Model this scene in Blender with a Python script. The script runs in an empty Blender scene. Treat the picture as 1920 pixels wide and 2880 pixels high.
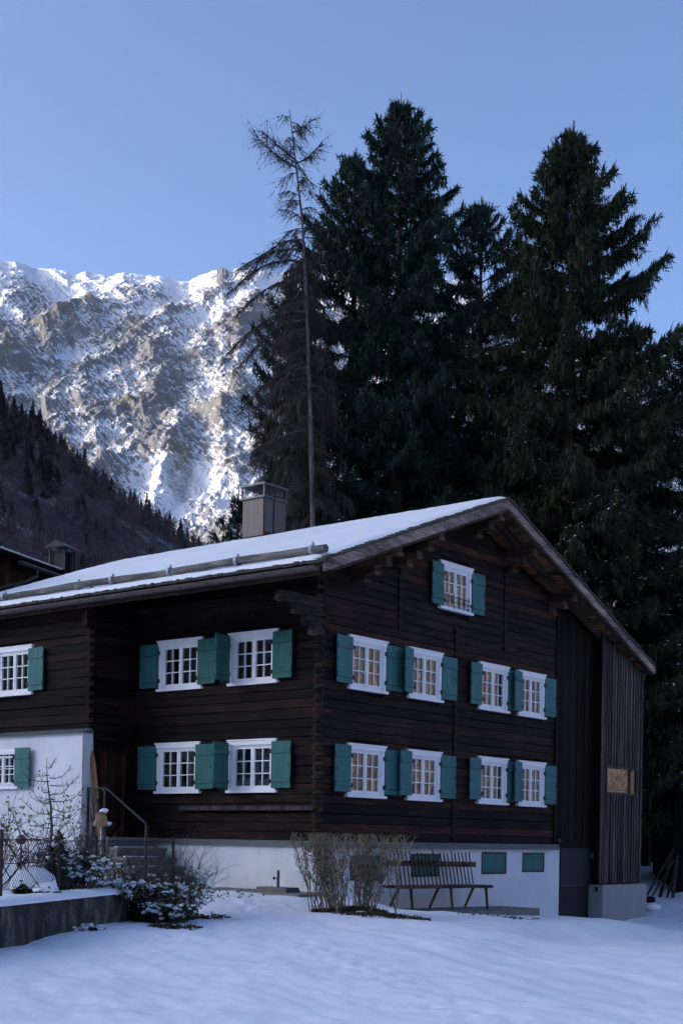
import bpy, math, random
import numpy as np
from mathutils import Vector, Matrix
random.seed(7); rng = np.random.default_rng(7)
S = bpy.context.scene; COL = S.collection
# ---------------------------------------------------------------- camera
FPX = 3853.0                                   # focal length in pixels of a 2880 px high frame
ROLL = math.radians(0.95)
YAW = math.atan(3075/3853)
F = np.array([math.cos(YAW), math.sin(YAW), 0.0]); R = np.array([math.sin(YAW), -math.cos(YAW), 0.0]); UP = np.array([0, 0, 1.0])
CAM = -30*F + 0.545*R + np.array([0, 0, 1.6])
cr = math.cos(ROLL)*R + math.sin(ROLL)*UP; cu = -math.sin(ROLL)*R + math.cos(ROLL)*UP
cd = bpy.data.cameras.new('camera'); cam = bpy.data.objects.new('camera', cd); COL.objects.link(cam)
cam.matrix_world = Matrix(((cr[0], cu[0], -F[0], CAM[0]), (cr[1], cu[1], -F[1], CAM[1]), (cr[2], cu[2], -F[2], CAM[2]), (0, 0, 0, 1)))
cd.sensor_fit = 'VERTICAL'; cd.sensor_height = 36; cd.lens = FPX/2880*36
cd.shift_y = (2360-1440)/2880; cd.clip_start = 0.1; cd.clip_end = 20000
S.camera = cam
def DL(dep, lat, z=0.0):                        # a point so many metres ahead of and right of the camera's standpoint
    p = CAM + dep*F + lat*R; return np.array([p[0], p[1], z])
# ---------------------------------------------------------------- sky and sun
SUN_AZ = math.radians(-94); SUN_EL = math.radians(14)     # azimuth from the camera's heading, left negative
sdir = math.cos(SUN_EL)*(math.cos(SUN_AZ)*F + math.sin(SUN_AZ)*R) + math.sin(SUN_EL)*UP
W = bpy.data.worlds.new('World'); S.world = W; W.use_nodes = True
nt = W.node_tree; nt.nodes.clear()
wo = nt.nodes.new('ShaderNodeOutputWorld'); bg = nt.nodes.new('ShaderNodeBackground'); sk = nt.nodes.new('ShaderNodeTexSky')
sk.sky_type = 'NISHITA'; sk.sun_disc = False; sk.sun_elevation = SUN_EL
sk.sun_rotation = math.atan2(sdir[0], sdir[1]); sk.altitude = 900; sk.air_density = 0.48; sk.dust_density = 5.5; sk.ozone_density = 2.7
bg.inputs['Strength'].default_value = 0.15
nt.links.new(sk.outputs[0], bg.inputs[0]); nt.links.new(bg.outputs[0], wo.inputs[0])
sl = bpy.data.lights.new('sun', 'SUN'); sl.energy = 2.1; sl.angle = math.radians(0.5); sl.color = (1.0, 0.88, 0.75)
so = bpy.data.objects.new('sun', sl); COL.objects.link(so); so.rotation_euler = Vector(sdir).to_track_quat('Z', 'Y').to_euler()
vs = S.view_settings; vs.view_transform = 'Standard'; vs.look = 'None'; vs.exposure = 1.64; vs.gamma = 1.0
S.cycles.max_bounces = 6; S.cycles.diffuse_bounces = 2; S.cycles.transparent_max_bounces = 12; S.cycles.glossy_bounces = 3
S.cycles.use_denoising = True
# ---------------------------------------------------------------- materials
def newmat(name):
    m = bpy.data.materials.new(name); m.use_nodes = True; n = m.node_tree; n.nodes.clear()
    o = n.nodes.new('ShaderNodeOutputMaterial'); b = n.nodes.new('ShaderNodeBsdfPrincipled')
    n.links.new(b.outputs[0], o.inputs[0]); return m, n, b
def N(n, t, **k):
    x = n.nodes.new('ShaderNode'+t)
    for a, v in k.items():
        if a.startswith('i_'): x.inputs[a[2:].replace('_', ' ')].default_value = v
        else: setattr(x, a, v)
    return x
def coords(n, scale=(1, 1, 1), kind='Object', rot=(0, 0, 0)):
    c = N(n, 'TexCoord'); m = N(n, 'Mapping'); m.inputs['Scale'].default_value = scale; m.inputs['Rotation'].default_value = rot
    n.links.new(c.outputs[kind], m.inputs[0]); return m.outputs[0]
def noise(n, vec, scale, detail=5, rough=.6, dist=0.0):
    x = N(n, 'TexNoise'); x.inputs['Scale'].default_value = scale; x.inputs['Detail'].default_value = detail
    x.inputs['Roughness'].default_value = rough; x.inputs['Distortion'].default_value = dist
    n.links.new(vec, x.inputs['Vector']); return x.outputs['Fac']
def ramp(n, fac, stops, interp='LINEAR'):
    x = N(n, 'ValToRGB'); x.color_ramp.interpolation = interp; e = x.color_ramp.elements
    while len(e) < len(stops): e.new(0.5)
    for s, (p, c) in zip(e, stops): s.position = p; s.color = tuple(c)+(1,) if len(c) == 3 else c
    n.links.new(fac, x.inputs[0]); return x.outputs[0]
def mixc(n, fac, a, b, mode='MIX'):
    x = N(n, 'MixRGB', blend_type=mode)
    for i, v in enumerate((fac, a, b)):
        if isinstance(v, (int, float)): x.inputs[i].default_value = v
        elif isinstance(v, tuple): x.inputs[i].default_value = v+(1,) if len(v) == 3 else v
        else: n.links.new(v, x.inputs[i])
    return x.outputs[0]
def math_(n, op, a, b=0.0, clamp=False):
    x = N(n, 'Math', operation=op, use_clamp=clamp)
    for i, v in enumerate((a, b)):
        if isinstance(v, (int, float)): x.inputs[i].default_value = v
        else: n.links.new(v, x.inputs[i])
    return x.outputs[0]
def bump(n, b, h, strength=.3, dist=.02):
    x = N(n, 'Bump'); x.inputs['Strength'].default_value = strength; x.inputs['Distance'].default_value = dist
    n.links.new(h, x.inputs['Height']); n.links.new(x.outputs[0], b.inputs['Normal'])
def attr(n, name='tone'):
    x = N(n, 'Attribute'); x.attribute_name = name; return x.outputs['Fac']
def link(n, a, b, name): n.links.new(a, b.inputs[name])
def plain(name, col, rough=.6, metal=0.0, var=.25, scale=8, bmp=.0, stretch=(1, 1, 1)):
    m, n, b = newmat(name); v = coords(n, stretch); f = noise(n, v, scale)
    lo = tuple(c*(1-var) for c in col); hi = tuple(min(1, c*(1+var)) for c in col)
    link(n, ramp(n, f, [(.3, lo), (.7, hi)]), b, 'Base Color'); b.inputs['Roughness'].default_value = rough; b.inputs['Metallic'].default_value = metal
    if bmp: bump(n, b, f, bmp, .01)
    return m
def woodmat(name, dark, mid, light, grain, rough=.8, red=None, bs=.5):
    """weathered wood; grain = coordinate stretch (small along the grain)"""
    m, n, b = newmat(name); v = coords(n, grain)
    f1 = noise(n, v, 6, 8, .7, .3); f2 = noise(n, coords(n, tuple(g**.5*.5 for g in grain)), 3.0, 4, .6)
    c = ramp(n, f1, [(.34, dark), (.52, mid), (.75, light)])
    t = attr(n); c = mixc(n, 1.0, c, ramp(n, t, [(0, (.40, .43, .50)), (1, (1.5, 1.38, 1.3))]), 'MULTIPLY')
    if red: c = mixc(n, math_(n, 'MULTIPLY', ramp(n, f2, [(.40, (.15, .15, .15)), (.60, (1, 1, 1))]), ramp(n, t, [(.35, (.1, .1, .1)), (.7, (1, 1, 1))])), c, mixc(n, 1.0, c, red, 'MULTIPLY'))
    f4 = noise(n, coords(n, tuple(g**.7 for g in grain)), 1.1, 5, .65); c = mixc(n, 1.0, c, ramp(n, f4, [(.32, (.35, .36, .40)), (.5, (1, 1, 1)), (.68, (1.7, 1.6, 1.5))]), 'MULTIPLY')
    f3 = noise(n, coords(n, tuple(g*1.7 for g in grain)), 9, 6, .8)
    c = mixc(n, ramp(n, f3, [(.58, (0, 0, 0)), (.70, (.7, .7, .7))]), c, tuple(min(1, l*2.4) for l in light))
    link(n, c, b, 'Base Color'); b.inputs['Roughness'].default_value = rough; b.inputs['Specular IOR Level'].default_value = .12; bump(n, b, f1, bs, .015); return m
M = {}
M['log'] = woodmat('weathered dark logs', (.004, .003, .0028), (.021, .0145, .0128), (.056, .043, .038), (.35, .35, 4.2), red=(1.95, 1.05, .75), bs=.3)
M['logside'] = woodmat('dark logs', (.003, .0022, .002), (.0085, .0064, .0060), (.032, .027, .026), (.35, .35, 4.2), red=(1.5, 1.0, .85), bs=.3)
M['board'] = woodmat('dark vertical boards', (.003, .002, .002), (.009, .0055, .005), (.019, .013, .012), (4, 4, .25))
M['batten'] = woodmat('grey weathered battens', (.024, .018, .017), (.070, .057, .055), (.145, .125, .125), (5, 5, .22))
M['soffit'] = woodmat('roof underside boards', (.03, .02, .014), (.10, .062, .036), (.26, .18, .09), (3, .3, 3), red=(1.9, 1.0, .6))
M['verge'] = woodmat('weathered barge board', (.10, .075, .06), (.24, .19, .165), (.42, .36, .32), (.3, 2, 3))
M['rafter'] = woodmat('brown purlin', (.02, .012, .009), (.06, .036, .026), (.12, .085, .065), (.5, .5, 4))
M['bracket'] = woodmat('greyed bracket logs', (.012, .009, .008), (.045, .034, .031), (.10, .085, .078), (.35, .35, 4.2))
M['galv'] = plain('galvanised steel', (.26, .29, .34), .5, .3)
M['pole'] = woodmat('grey log', (.07, .07, .065), (.15, .15, .14), (.30, .30, .28), (2, .25, 2))
M['bench'] = woodmat('bench wood', (.03, .018, .012), (.075, .045, .03), (.15, .10, .075), (1, 1, 3))
M['benchleg'] = woodmat('bench leg wood', (.06, .035, .02), (.14, .085, .045), (.24, .16, .09), (3, 3, 1))
M['ski'] = plain('varnished wood', (.21, .10, .035), .4, var=.35, scale=5, stretch=(4, 4, .4))
M['doorwood'] = woodmat('door', (.012, .006, .005), (.03, .013, .010), (.075, .035, .025), (4, 4, .3), red=(1.8, 1, .7))
M['white'] = plain('white paint', (.80, .80, .80), .5, var=.04, scale=3)
M['glassdark'] = plain('dark room and notch shade', (.008, .007, .007), .9)
M['curtain'] = plain('beige curtain', (.32, .24, .16), .9, var=.3, scale=10, stretch=(6, 6, .3))
M['lace'] = plain('pale curtain', (.5, .5, .5), .9, var=.2, scale=14)
def tealmat():
    m, n, b = newmat('teal paint'); v = coords(n, (1, 1, .35), 'Object'); f = noise(n, v, 5, 6, .7)
    c = ramp(n, f, [(.3, (.033, .120, .118)), (.55, (.046, .155, .150)), (.75, (.066, .19, .18))])
    t = attr(n); c = mixc(n, 1.0, c, ramp(n, t, [(0, (.42, .74, .66)), (.4, (.85, .92, .92)), (1, (1.15, 1.08, 1.10))]), 'MULTIPLY')  # low tone darkens the same paint for the less lit side shutters
    q = noise(n, coords(n, (1, 1, .3)), 11, 7, .8); c = mixc(n, ramp(n, q, [(.56, (0, 0, 0)), (.70, (.45, .45, .45))]), c, (.10, .17, .165)); link(n, c, b, 'Base Color'); b.inputs['Roughness'].default_value = .6; b.inputs['Specular IOR Level'].default_value = .2; return m
M['teal'] = tealmat()
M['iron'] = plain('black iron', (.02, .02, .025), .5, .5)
M['ironblue'] = plain('blue grey iron', (.02, .023, .034), .45, .5)
M['bluesteel'] = plain('dark blue sheet', (.0045, .0065, .016), .8, 0, var=.1)
M['bluesteel2'] = plain('darker blue door', (.0015, .002, .005), .8, 0, var=.1)
def plaster():
    m, n, b = newmat('white roughcast'); v = coords(n)
    f = noise(n, v, 22, 4, .6); g = noise(n, v, .8, 5, .6)
    q = noise(n, coords(n, (1.5, 1.5, .35)), 2.5, 6, .7); c = ramp(n, g, [(.3, (.57, .59, .62)), (.7, (.70, .71, .73))]); c = mixc(n, ramp(n, q, [(.55, (0, 0, 0)), (.70, (.5, .5, .5))]), c, (.45, .45, .42))
    link(n, c, b, 'Base Color'); b.inputs['Roughness'].default_value = .95; bump(n, b, f, .6, .03); return m
M['plaster'] = plaster()
M['concrete'] = plain('smooth concrete', (.27, .27, .27), .85, var=.12, scale=2.2, bmp=.15, stretch=(1, 1, .4))
M['stone'] = plain('grey stone slab', (.15, .155, .135), .9, var=.3, scale=4, bmp=.4)
M['sillboard'] = plain('greenish sill plank', (.085, .105, .10), .7, var=.35, scale=4, stretch=(.6, .6, 6))
M['copper'] = plain('brown copper gutter', (.085, .065, .065), .45, .4, var=.2, scale=3)
def chim():
    m, n, b = newmat('patinated copper sheet'); v = coords(n, (5, 5, .4)); f = noise(n, v, 3, 5, .6)
    c = ramp(n, f, [(.35, (.115, .068, .055)), (.5, (.105, .092, .090)), (.68, (.095, .115, .135))])
    link(n, c, b, 'Base Color'); b.inputs['Roughness'].default_value = .5; b.inputs['Metallic'].default_value = .25; return m
M['chimney'] = chim()
def oldwall():
    m, n, b = newmat('old mossy concrete'); f = noise(n, coords(n, (1.6, 1.6, .7)), 1.8, 9, .75, .4); g = noise(n, coords(n, (3, 3, .5)), 2.0, 4, .6)
    h = noise(n, coords(n), 9, 5, .7)
    c = ramp(n, f, [(.40, (.010, .010, .009)), (.5, (.042, .044, .036)), (.60, (.12, .12, .105))])
    c = mixc(n, ramp(n, g, [(.55, (0, 0, 0)), (.7, (.6, .6, .6))]), c, (.075, .085, .045))
    c = mixc(n, ramp(n, h, [(.62, (0, 0, 0)), (.68, (.8, .8, .8))]), c, (.24, .24, .25))
    link(n, c, b, 'Base Color'); b.inputs['Roughness'].default_value = .95; bump(n, b, f, .7, .04); return m
M['oldwall'] = oldwall()
def snowmat(name, base=(.80, .82, .86), s1=3.0, bs=.35, spots=0.0, dist=.05):
    m, n, b = newmat(name); v = coords(n)
    f = noise(n, v, s1, 8, .65); g = noise(n, v, .35, 4, .5)
    c = ramp(n, g, [(.3, tuple(x*.93 for x in base)), (.7, base)])
    if spots:
        h = noise(n, v, 5.5, 6, .75); k = noise(n, v, .5, 3, .5)
        c = mixc(n, math_(n, 'MULTIPLY', ramp(n, h, [(.69, (0, 0, 0)), (.73, (1, 1, 1))]), ramp(n, k, [(.45, (0, 0, 0)), (.62, (spots,)*3)])), c, (.12, .09, .06))
    link(n, c, b, 'Base Color'); b.inputs['Roughness'].default_value = .75; bump(n, b, f, bs, dist); return m
M['snow'] = snowmat('snow')
M['roofsnow'] = snowmat('roof snow', (.82, .84, .87), 1.5, .15)
def groundmat():
    m, n, b = newmat('trodden snow'); v = coords(n)
    f = noise(n, v, 2.2, 9, .68); g = noise(n, v, .22, 5, .6); k = noise(n, v, 9, 5, .7); q = noise(n, v, 1.2, 6, .7, .6)
    c = ramp(n, g, [(.30, (.68, .72, .80)), (.55, (.77, .80, .86)), (.75, (.83, .86, .91))])
    c = mixc(n, ramp(n, q, [(.48, (0, 0, 0)), (.70, (.4, .4, .4))]), c, (.60, .61, .66))
    lit = math_(n, 'MULTIPLY', ramp(n, k, [(.66, (0, 0, 0)), (.70, (1, 1, 1))]), attr(n, 'dirt'))
    c = mixc(n, lit, c, (.05, .04, .025))
    link(n, c, b, 'Base Color'); b.inputs['Roughness'].default_value = .7
    hh = math_(n, 'ADD', math_(n, 'MULTIPLY', f, 1.0), math_(n, 'MULTIPLY', k, .25)); bump(n, b, hh, .32, .08); return m
M['ground'] = groundmat()
def foliage(name, a, c2, rough=.7):
    m, n, b = newmat(name); t = attr(n)
    link(n, ramp(n, t, [(0, a), (1, c2)]), b, 'Base Color'); b.inputs['Roughness'].default_value = rough
    b.inputs['Specular IOR Level'].default_value = .12; return m
M['needle'] = foliage('spruce needles', (.010, .022, .017), (.032, .060, .042))
M['needle2'] = foliage('olive spruce needles', (.012, .020, .010), (.040, .052, .026))
M['cone'] = foliage('spruce cones', (.05, .028, .018), (.11, .065, .04))
M['dead'] = foliage('dead brown twigs', (.034, .032, .026), (.105, .098, .080))
M['bark'] = woodmat('spruce bark', (.025, .022, .021), (.06, .053, .052), (.12, .11, .11), (3, 3, .8), bs=1)
M['larchbark'] = woodmat('grey larch bark', (.05, .044, .042), (.11, .10, .098), (.20, .185, .19), (3, 3, .8), bs=1)
M['twig'] = foliage('bare twigs', (.036, .030, .028), (.12, .102, .092))
M['hedgetwig'] = foliage('pale hedge stems', (.10, .085, .058), (.26, .21, .14))
M['leaf'] = foliage('dark leaves', (.010, .020, .010), (.050, .065, .022), .5)
M['leafy'] = foliage('yellow green leaves', (.05, .075, .015), (.26, .22, .04), .5)
M['deadleaf'] = foliage('brown leaves', (.03, .018, .012), (.10, .055, .03), .7)
M['rust'] = plain('rusty steel', (.030, .016, .012), .9, 0, var=.4)
M['straw'] = plain('woven reed', (.25, .17, .09), .9, var=.35, scale=20)
M['redtin'] = plain('red tin', (.16, .03, .02), .5)
M['purple'] = plain('purple glass', (.10, .012, .045), .12, 0, var=.3, scale=4)
M['barnwood'] = woodmat('brown barn boards', (.02, .011, .007), (.05, .03, .018), (.10, .06, .04), (4, 4, .3))
M['greycap'] = plain('grey metal', (.09, .10, .11), .45, .5)
M['foresttwig'] = foliage('bare forest crowns', (.040, .030, .034), (.115, .080, .080))
M['farneedle'] = foliage('far conifers', (.020, .030, .034), (.048, .064, .062))
def glass():
    m = bpy.data.materials.new('window glass'); m.use_nodes = True; n = m.node_tree; n.nodes.clear()
    o = n.nodes.new('ShaderNodeOutputMaterial'); t = N(n, 'BsdfTransparent'); g = N(n, 'BsdfGlossy'); g.inputs['Roughness'].default_value = .01
    fr = N(n, 'Fresnel'); fr.inputs[0].default_value = 2.5; mx = N(n, 'MixShader')
    bp = N(n, 'Bump'); bp.inputs['Strength'].default_value = .25; bp.inputs['Distance'].default_value = .01
    n.links.new(noise(n, coords(n), 2.5, 2, .5), bp.inputs['Height']); n.links.new(bp.outputs[0], g.inputs['Normal'])
    n.links.new(fr.outputs[0], mx.inputs[0]); n.links.new(t.outputs[0], mx.inputs[1]); n.links.new(g.outputs[0], mx.inputs[2]); n.links.new(mx.outputs[0], o.inputs[0]); return m
M['glass'] = glass()
# ---------------------------------------------------------------- mesh builder
class MB:
    def __init__(s): s.V = []; s.Fc = []; s.mi = []; s.tn = []; s.n = 0; s.arr = []
    def add(s, vs, fs, mi=0, tone=None):
        t = random.random() if tone is None else tone
        for f in fs: s.Fc.append([i+s.n for i in f]); s.mi.append(mi); s.tn.append(t)
        s.V.extend([tuple(map(float, v)) for v in vs]); s.n += len(vs)
    def hexa(s, p, mi=0, tone=None):           # 8 points: bottom ring 0-3, top ring 4-7
        s.add(p, [(3, 2, 1, 0), (4, 5, 6, 7), (0, 1, 5, 4), (1, 2, 6, 5), (2, 3, 7, 6), (3, 0, 4, 7)], mi, tone)
    def box(s, x0, x1, y0, y1, z0, z1, mi=0, tone=None):
        s.hexa([(x0, y0, z0), (x1, y0, z0), (x1, y1, z0), (x0, y1, z0), (x0, y0, z1), (x1, y0, z1), (x1, y1, z1), (x0, y1, z1)], mi, tone)
    def fbox(s, o, u, n_, a0, a1, b0, b1, z0, z1, mi=0, tone=None):   # box in a wall frame: a along u, b outward, z up
        P = lambda a, b, z: (o[0]+u[0]*a+n_[0]*b, o[1]+u[1]*a+n_[1]*b, o[2]+z)
        s.hexa([P(a0, b0, z0), P(a1, b0, z0), P(a1, b1, z0), P(a0, b1, z0), P(a0, b0, z1), P(a1, b0, z1), P(a1, b1, z1), P(a0, b1, z1)], mi, tone)
    def obox(s, c, ax, ay, az, mi=0, tone=None):
        c = np.array(c, float); ax = np.array(ax, float); ay = np.array(ay, float); az = np.array(az, float)
        s.hexa([c-ax-ay-az, c+ax-ay-az, c+ax+ay-az, c-ax+ay-az, c-ax-ay+az, c+ax-ay+az, c+ax+ay+az, c-ax+ay+az], mi, tone)
    def beam(s, p0, p1, w, h, mi=0, tone=None):
        p0 = np.array(p0, float); p1 = np.array(p1, float); d = p1-p0; L = np.linalg.norm(d); d /= L
        a = np.cross(d, (0, 0, 1)); 
        if np.linalg.norm(a) < 1e-3: a = np.array([1., 0, 0])
        a /= np.linalg.norm(a); b = np.cross(a, d)
        s.obox((p0+p1)/2, d*L/2, a*w/2, b*h/2, mi, tone)
    def tube(s, pts, rad, n=8, mi=0, tone=None, cap=True):
        pts = [np.array(p, float) for p in pts]
        if isinstance(rad, (int, float)): rad = [rad]*len(pts)
        vs = []; fs = []; pa = None
        for i, p in enumerate(pts):
            d = pts[min(i+1, len(pts)-1)]-pts[max(i-1, 0)]; d = d/(np.linalg.norm(d)+1e-9)
            if pa is None: pa = np.cross(d, (0, 0, 1) if abs(d[2]) < .9 else (1, 0, 0))
            a = pa-d*(pa@d); a /= np.linalg.norm(a)+1e-9; pa = a; b = np.cross(d, a)
            for k in range(n):
                t = 2*math.pi*k/n; vs.append(p+rad[i]*(math.cos(t)*a+math.sin(t)*b))
        for i in range(len(pts)-1):
            for k in range(n): fs.append((i*n+k, i*n+(k+1) % n, (i+1)*n+(k+1) % n, (i+1)*n+k))
        if cap: fs.append(tuple(range(n-1, -1, -1))); fs.append(tuple((len(pts)-1)*n+k for k in range(n)))
        s.add(vs, fs, mi, tone)
    def prism(s, poly, ext, mi=0, tone=None):
        k = len(poly); ext = np.array(ext, float); vs = [np.array(p, float) for p in poly]; vs += [p+ext for p in vs]
        s.add(vs, [tuple(range(k-1, -1, -1)), tuple(range(k, 2*k))]+[(i, (i+1) % k, k+(i+1) % k, k+i) for i in range(k)], mi, tone)
    def blob(s, c, r, mi=0, tone=None, n1=6, n2=9, jit=.15):
        vs = []; fs = []
        for i in range(n1+1):
            ph = math.pi*i/n1
            for k in range(n2):
                th = 2*math.pi*k/n2; j = 1+random.uniform(-jit, jit)
                vs.append((c[0]+r[0]*j*math.sin(ph)*math.cos(th), c[1]+r[1]*j*math.sin(ph)*math.sin(th), c[2]+r[2]*j*math.cos(ph)))
        for i in range(n1):
            for k in range(n2): fs.append((i*n2+k, (i+1)*n2+k, (i+1)*n2+(k+1) % n2, i*n2+(k+1) % n2))
        s.add(vs, fs, mi, tone)
    def quads(s, A, mi=0, tone=None):          # A (n,4,3)
        s.arr.append((np.asarray(A, float), mi, rng.random(len(A)) if tone is None else tone))
    def build(s, name, mats, parent=None, base=None, smooth=False):
        if base is None: base = parent_loc(parent)
        nq = sum(len(a) for a, _, _ in s.arr)
        V = np.array(s.V, float).reshape(-1, 3); nv0 = len(V)
        lens = [len(f) for f in s.Fc]; loops = [i for f in s.Fc for i in f]
        Vs = [V]+[a.reshape(-1, 3) for a, _, _ in s.arr]; V = np.concatenate(Vs)-np.array(base)
        loops = np.concatenate([np.array(loops, int), nv0+np.arange(nq*4)]); lens = np.concatenate([np.array(lens, int), np.full(nq, 4)])
        mi = np.concatenate([np.array(s.mi, int)]+[np.full(len(a), m) for a, m, _ in s.arr])
        tn = np.concatenate([np.array(s.tn, float)]+[np.broadcast_to(t, (len(a),)) for a, _, t in s.arr])
        me = bpy.data.meshes.new(name); me.vertices.add(len(V)); me.vertices.foreach_set('co', V.ravel())
        me.loops.add(len(loops)); me.loops.foreach_set('vertex_index', loops.astype(np.int32))
        me.polygons.add(len(lens)); st = np.concatenate([[0], np.cumsum(lens)[:-1]]) if len(lens) else []
        me.polygons.foreach_set('loop_start', np.array(st, np.int32)); me.polygons.foreach_set('loop_total', lens.astype(np.int32))
        me.polygons.foreach_set('material_index', mi.astype(np.int32))
        me.polygons.foreach_set('use_smooth', np.full(len(lens), bool(smooth)))
        for m in (mats if isinstance(mats, (list, tuple)) else [mats]): me.materials.append(M[m] if isinstance(m, str) else m)
        at = me.attributes.new('tone', 'FLOAT', 'FACE'); at.data.foreach_set('value', tn.astype(np.float32))
        me.update(); me.validate()
        o = bpy.data.objects.new(name, me); COL.objects.link(o)
        if parent: o.parent = parent
        else: o.location = base
        return o
def parent_loc(p):
    v = np.zeros(3)
    while p is not None: v = v+np.array(p.location); p = p.parent
    return v
def thing(name, label, cat, loc=(0, 0, 0), group=None):
    o = bpy.data.objects.new(name, None); COL.objects.link(o); o.location = loc; o.empty_display_size = .3
    o['label'] = label; o['category'] = cat
    if group: o['group'] = group
    return o
def tag(o, label, cat, group=None, kind=None):
    o['label'] = label
    if cat: o['category'] = cat
    if group: o['group'] = group
    if kind: o['kind'] = kind
    return o
# ---------------------------------------------------------------- numpy gradient noise
def _hash(i, j, seed):
    h = (i*374761393 + j*668265263 + seed*974634777) & 0xffffffff
    h = ((h ^ (h >> 13))*1274126177) & 0xffffffff; return (h ^ (h >> 16)) & 0xffff
def gn(x, y, seed=0):
    xi = np.floor(x).astype(np.int64); yi = np.floor(y).astype(np.int64); xf = x-xi; yf = y-yi
    u = xf*xf*xf*(xf*(xf*6-15)+10); v = yf*yf*yf*(yf*(yf*6-15)+10)
    def g(a, b, dx, dy):
        t = _hash(a, b, seed)/65536.0*2*np.pi; return np.cos(t)*dx+np.sin(t)*dy
    n00 = g(xi, yi, xf, yf); n10 = g(xi+1, yi, xf-1, yf); n01 = g(xi, yi+1, xf, yf-1); n11 = g(xi+1, yi+1, xf-1, yf-1)
    return (n00*(1-u)+n10*u)*(1-v)+(n01*(1-u)+n11*u)*v
def fbm(x, y, o=5, seed=0, g=.5, ridged=False):
    a = 1; s = 0; t = 0
    for k in range(o):
        n_ = gn(x, y, seed+k*17)
        if ridged: n_ = 1-np.abs(n_)*2.2-.5
        s = s+a*n_; t += a; a *= g; x = x*2.03+11.3; y = y*2.03+5.7
    return s/t
def grid_object(name, P, mat, extra=None, smooth=True):
    r, c, _ = P.shape; V = P.reshape(-1, 3); i = np.arange(r-1)[:, None]*c+np.arange(c-1)[None, :]
    Q = np.stack([i, i+1, i+c+1, i+c], -1).reshape(-1, 4)
    me = bpy.data.meshes.new(name); me.vertices.add(len(V)); me.vertices.foreach_set('co', V.ravel())
    me.loops.add(Q.size); me.loops.foreach_set('vertex_index', Q.ravel().astype(np.int32)); me.polygons.add(len(Q))
    me.polygons.foreach_set('loop_start', np.arange(0, Q.size, 4, dtype=np.int32)); me.polygons.foreach_set('loop_total', np.full(len(Q), 4, np.int32))
    me.polygons.foreach_set('use_smooth', np.full(len(Q), smooth, bool))
    for k, v in (extra or {}).items():
        at = me.attributes.new(k, 'FLOAT', 'POINT'); at.data.foreach_set('value', v.astype(np.float32).ravel())
    me.materials.append(mat); me.update(); o = bpy.data.objects.new(name, me); COL.objects.link(o); return o
# ================================================================ GROUND
def toDL(x, y):
    dx = x-CAM[0]; dy = y-CAM[1]; return dx*F[0]+dy*F[1], dx*R[0]+dy*R[1]
ctrl = [(4, -6, 0), (4, 0, 0), (4, 6, 0), (11, -5, 0), (11, 0, 0), (11, 5, -.02), (16, -4, 0), (16, 0, 0), (16, 5, -.08), (19, -4.4, 0), (24.4, -3.2, .08), (22, 0, .06), (22, 5, -.22),
        (27, 5.5, -.42), (30, 8, -.6), (36, 8.9, -.63), (38.5, 9.6, -.58), (42.5, 10.2, -.38), (45, 10.8, -.2), (48, 12.2, .25), (47.5, 11.2, .35), (50, 11.6, .9), (53, 12.5, 1.25), (60, 13, 2.0), (34, 10.5, -.5), (41, 12, -.4), (50, 0, 1.0), (60, -5, 2), (45, -10, 1.5), (35, -10, 1.0),
        (26, -9, .75), (75, 0, 4), (80, 15, 6), (80, -25, 6), (28, 2, .0), (14, 9, -.1), (20, -9, .4)]
for X, Y, z in [(0, 3.66, .44), (0, .43, .42), (-1, 2, .42), (-1, 0, .36), (-1.6, -2.1, .13), (.8, -2.1, .06), (3.7, -1.4, -.14), (7.6, -1.4, -.27), (10.7, 0, -.55), (12.4, -.4, -.72), (15.2, -.4, -.63), (12, 5, -.5), (-2, 5, .5), (5, -3.5, -.13), (10, -3, -.45)]:
    ctrl.append((*toDL(X, Y), z))
for X, Y, z in [(15.3, -.9, -.66), (15.7, .2, -.60), (13.8, -1.2, -.70), (16.5, -.5, -.52)]: ctrl.append((*toDL(X, Y), z))
ctrl = np.array(ctrl)
WA = np.array([19., -4.73]); WB = np.array([24.4, -3.74]); WD = (WB-WA)/np.linalg.norm(WB-WA); WN = np.array([WD[1], -WD[0]])   # garden side normal (towards left)
GE = np.array(toDL(-1.65, 3.6))
def garden(dep, lat):                            # 1 inside the raised garden
    s = (dep-WA[0])*WN[0]+(lat-WA[1])*WN[1]
    ed = GE-WB; ed = ed/np.linalg.norm(ed); en = np.array([ed[1], -ed[0]])
    s2 = (dep-WB[0])*en[0]+(lat-WB[1])*en[1]
    t = np.where(dep < WB[0], s-.12, np.minimum(s2-.1, s+3)*.35)
    return np.clip(t/.12, 0, 1)*np.clip((dep-8)/3, 0, 1)
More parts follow.
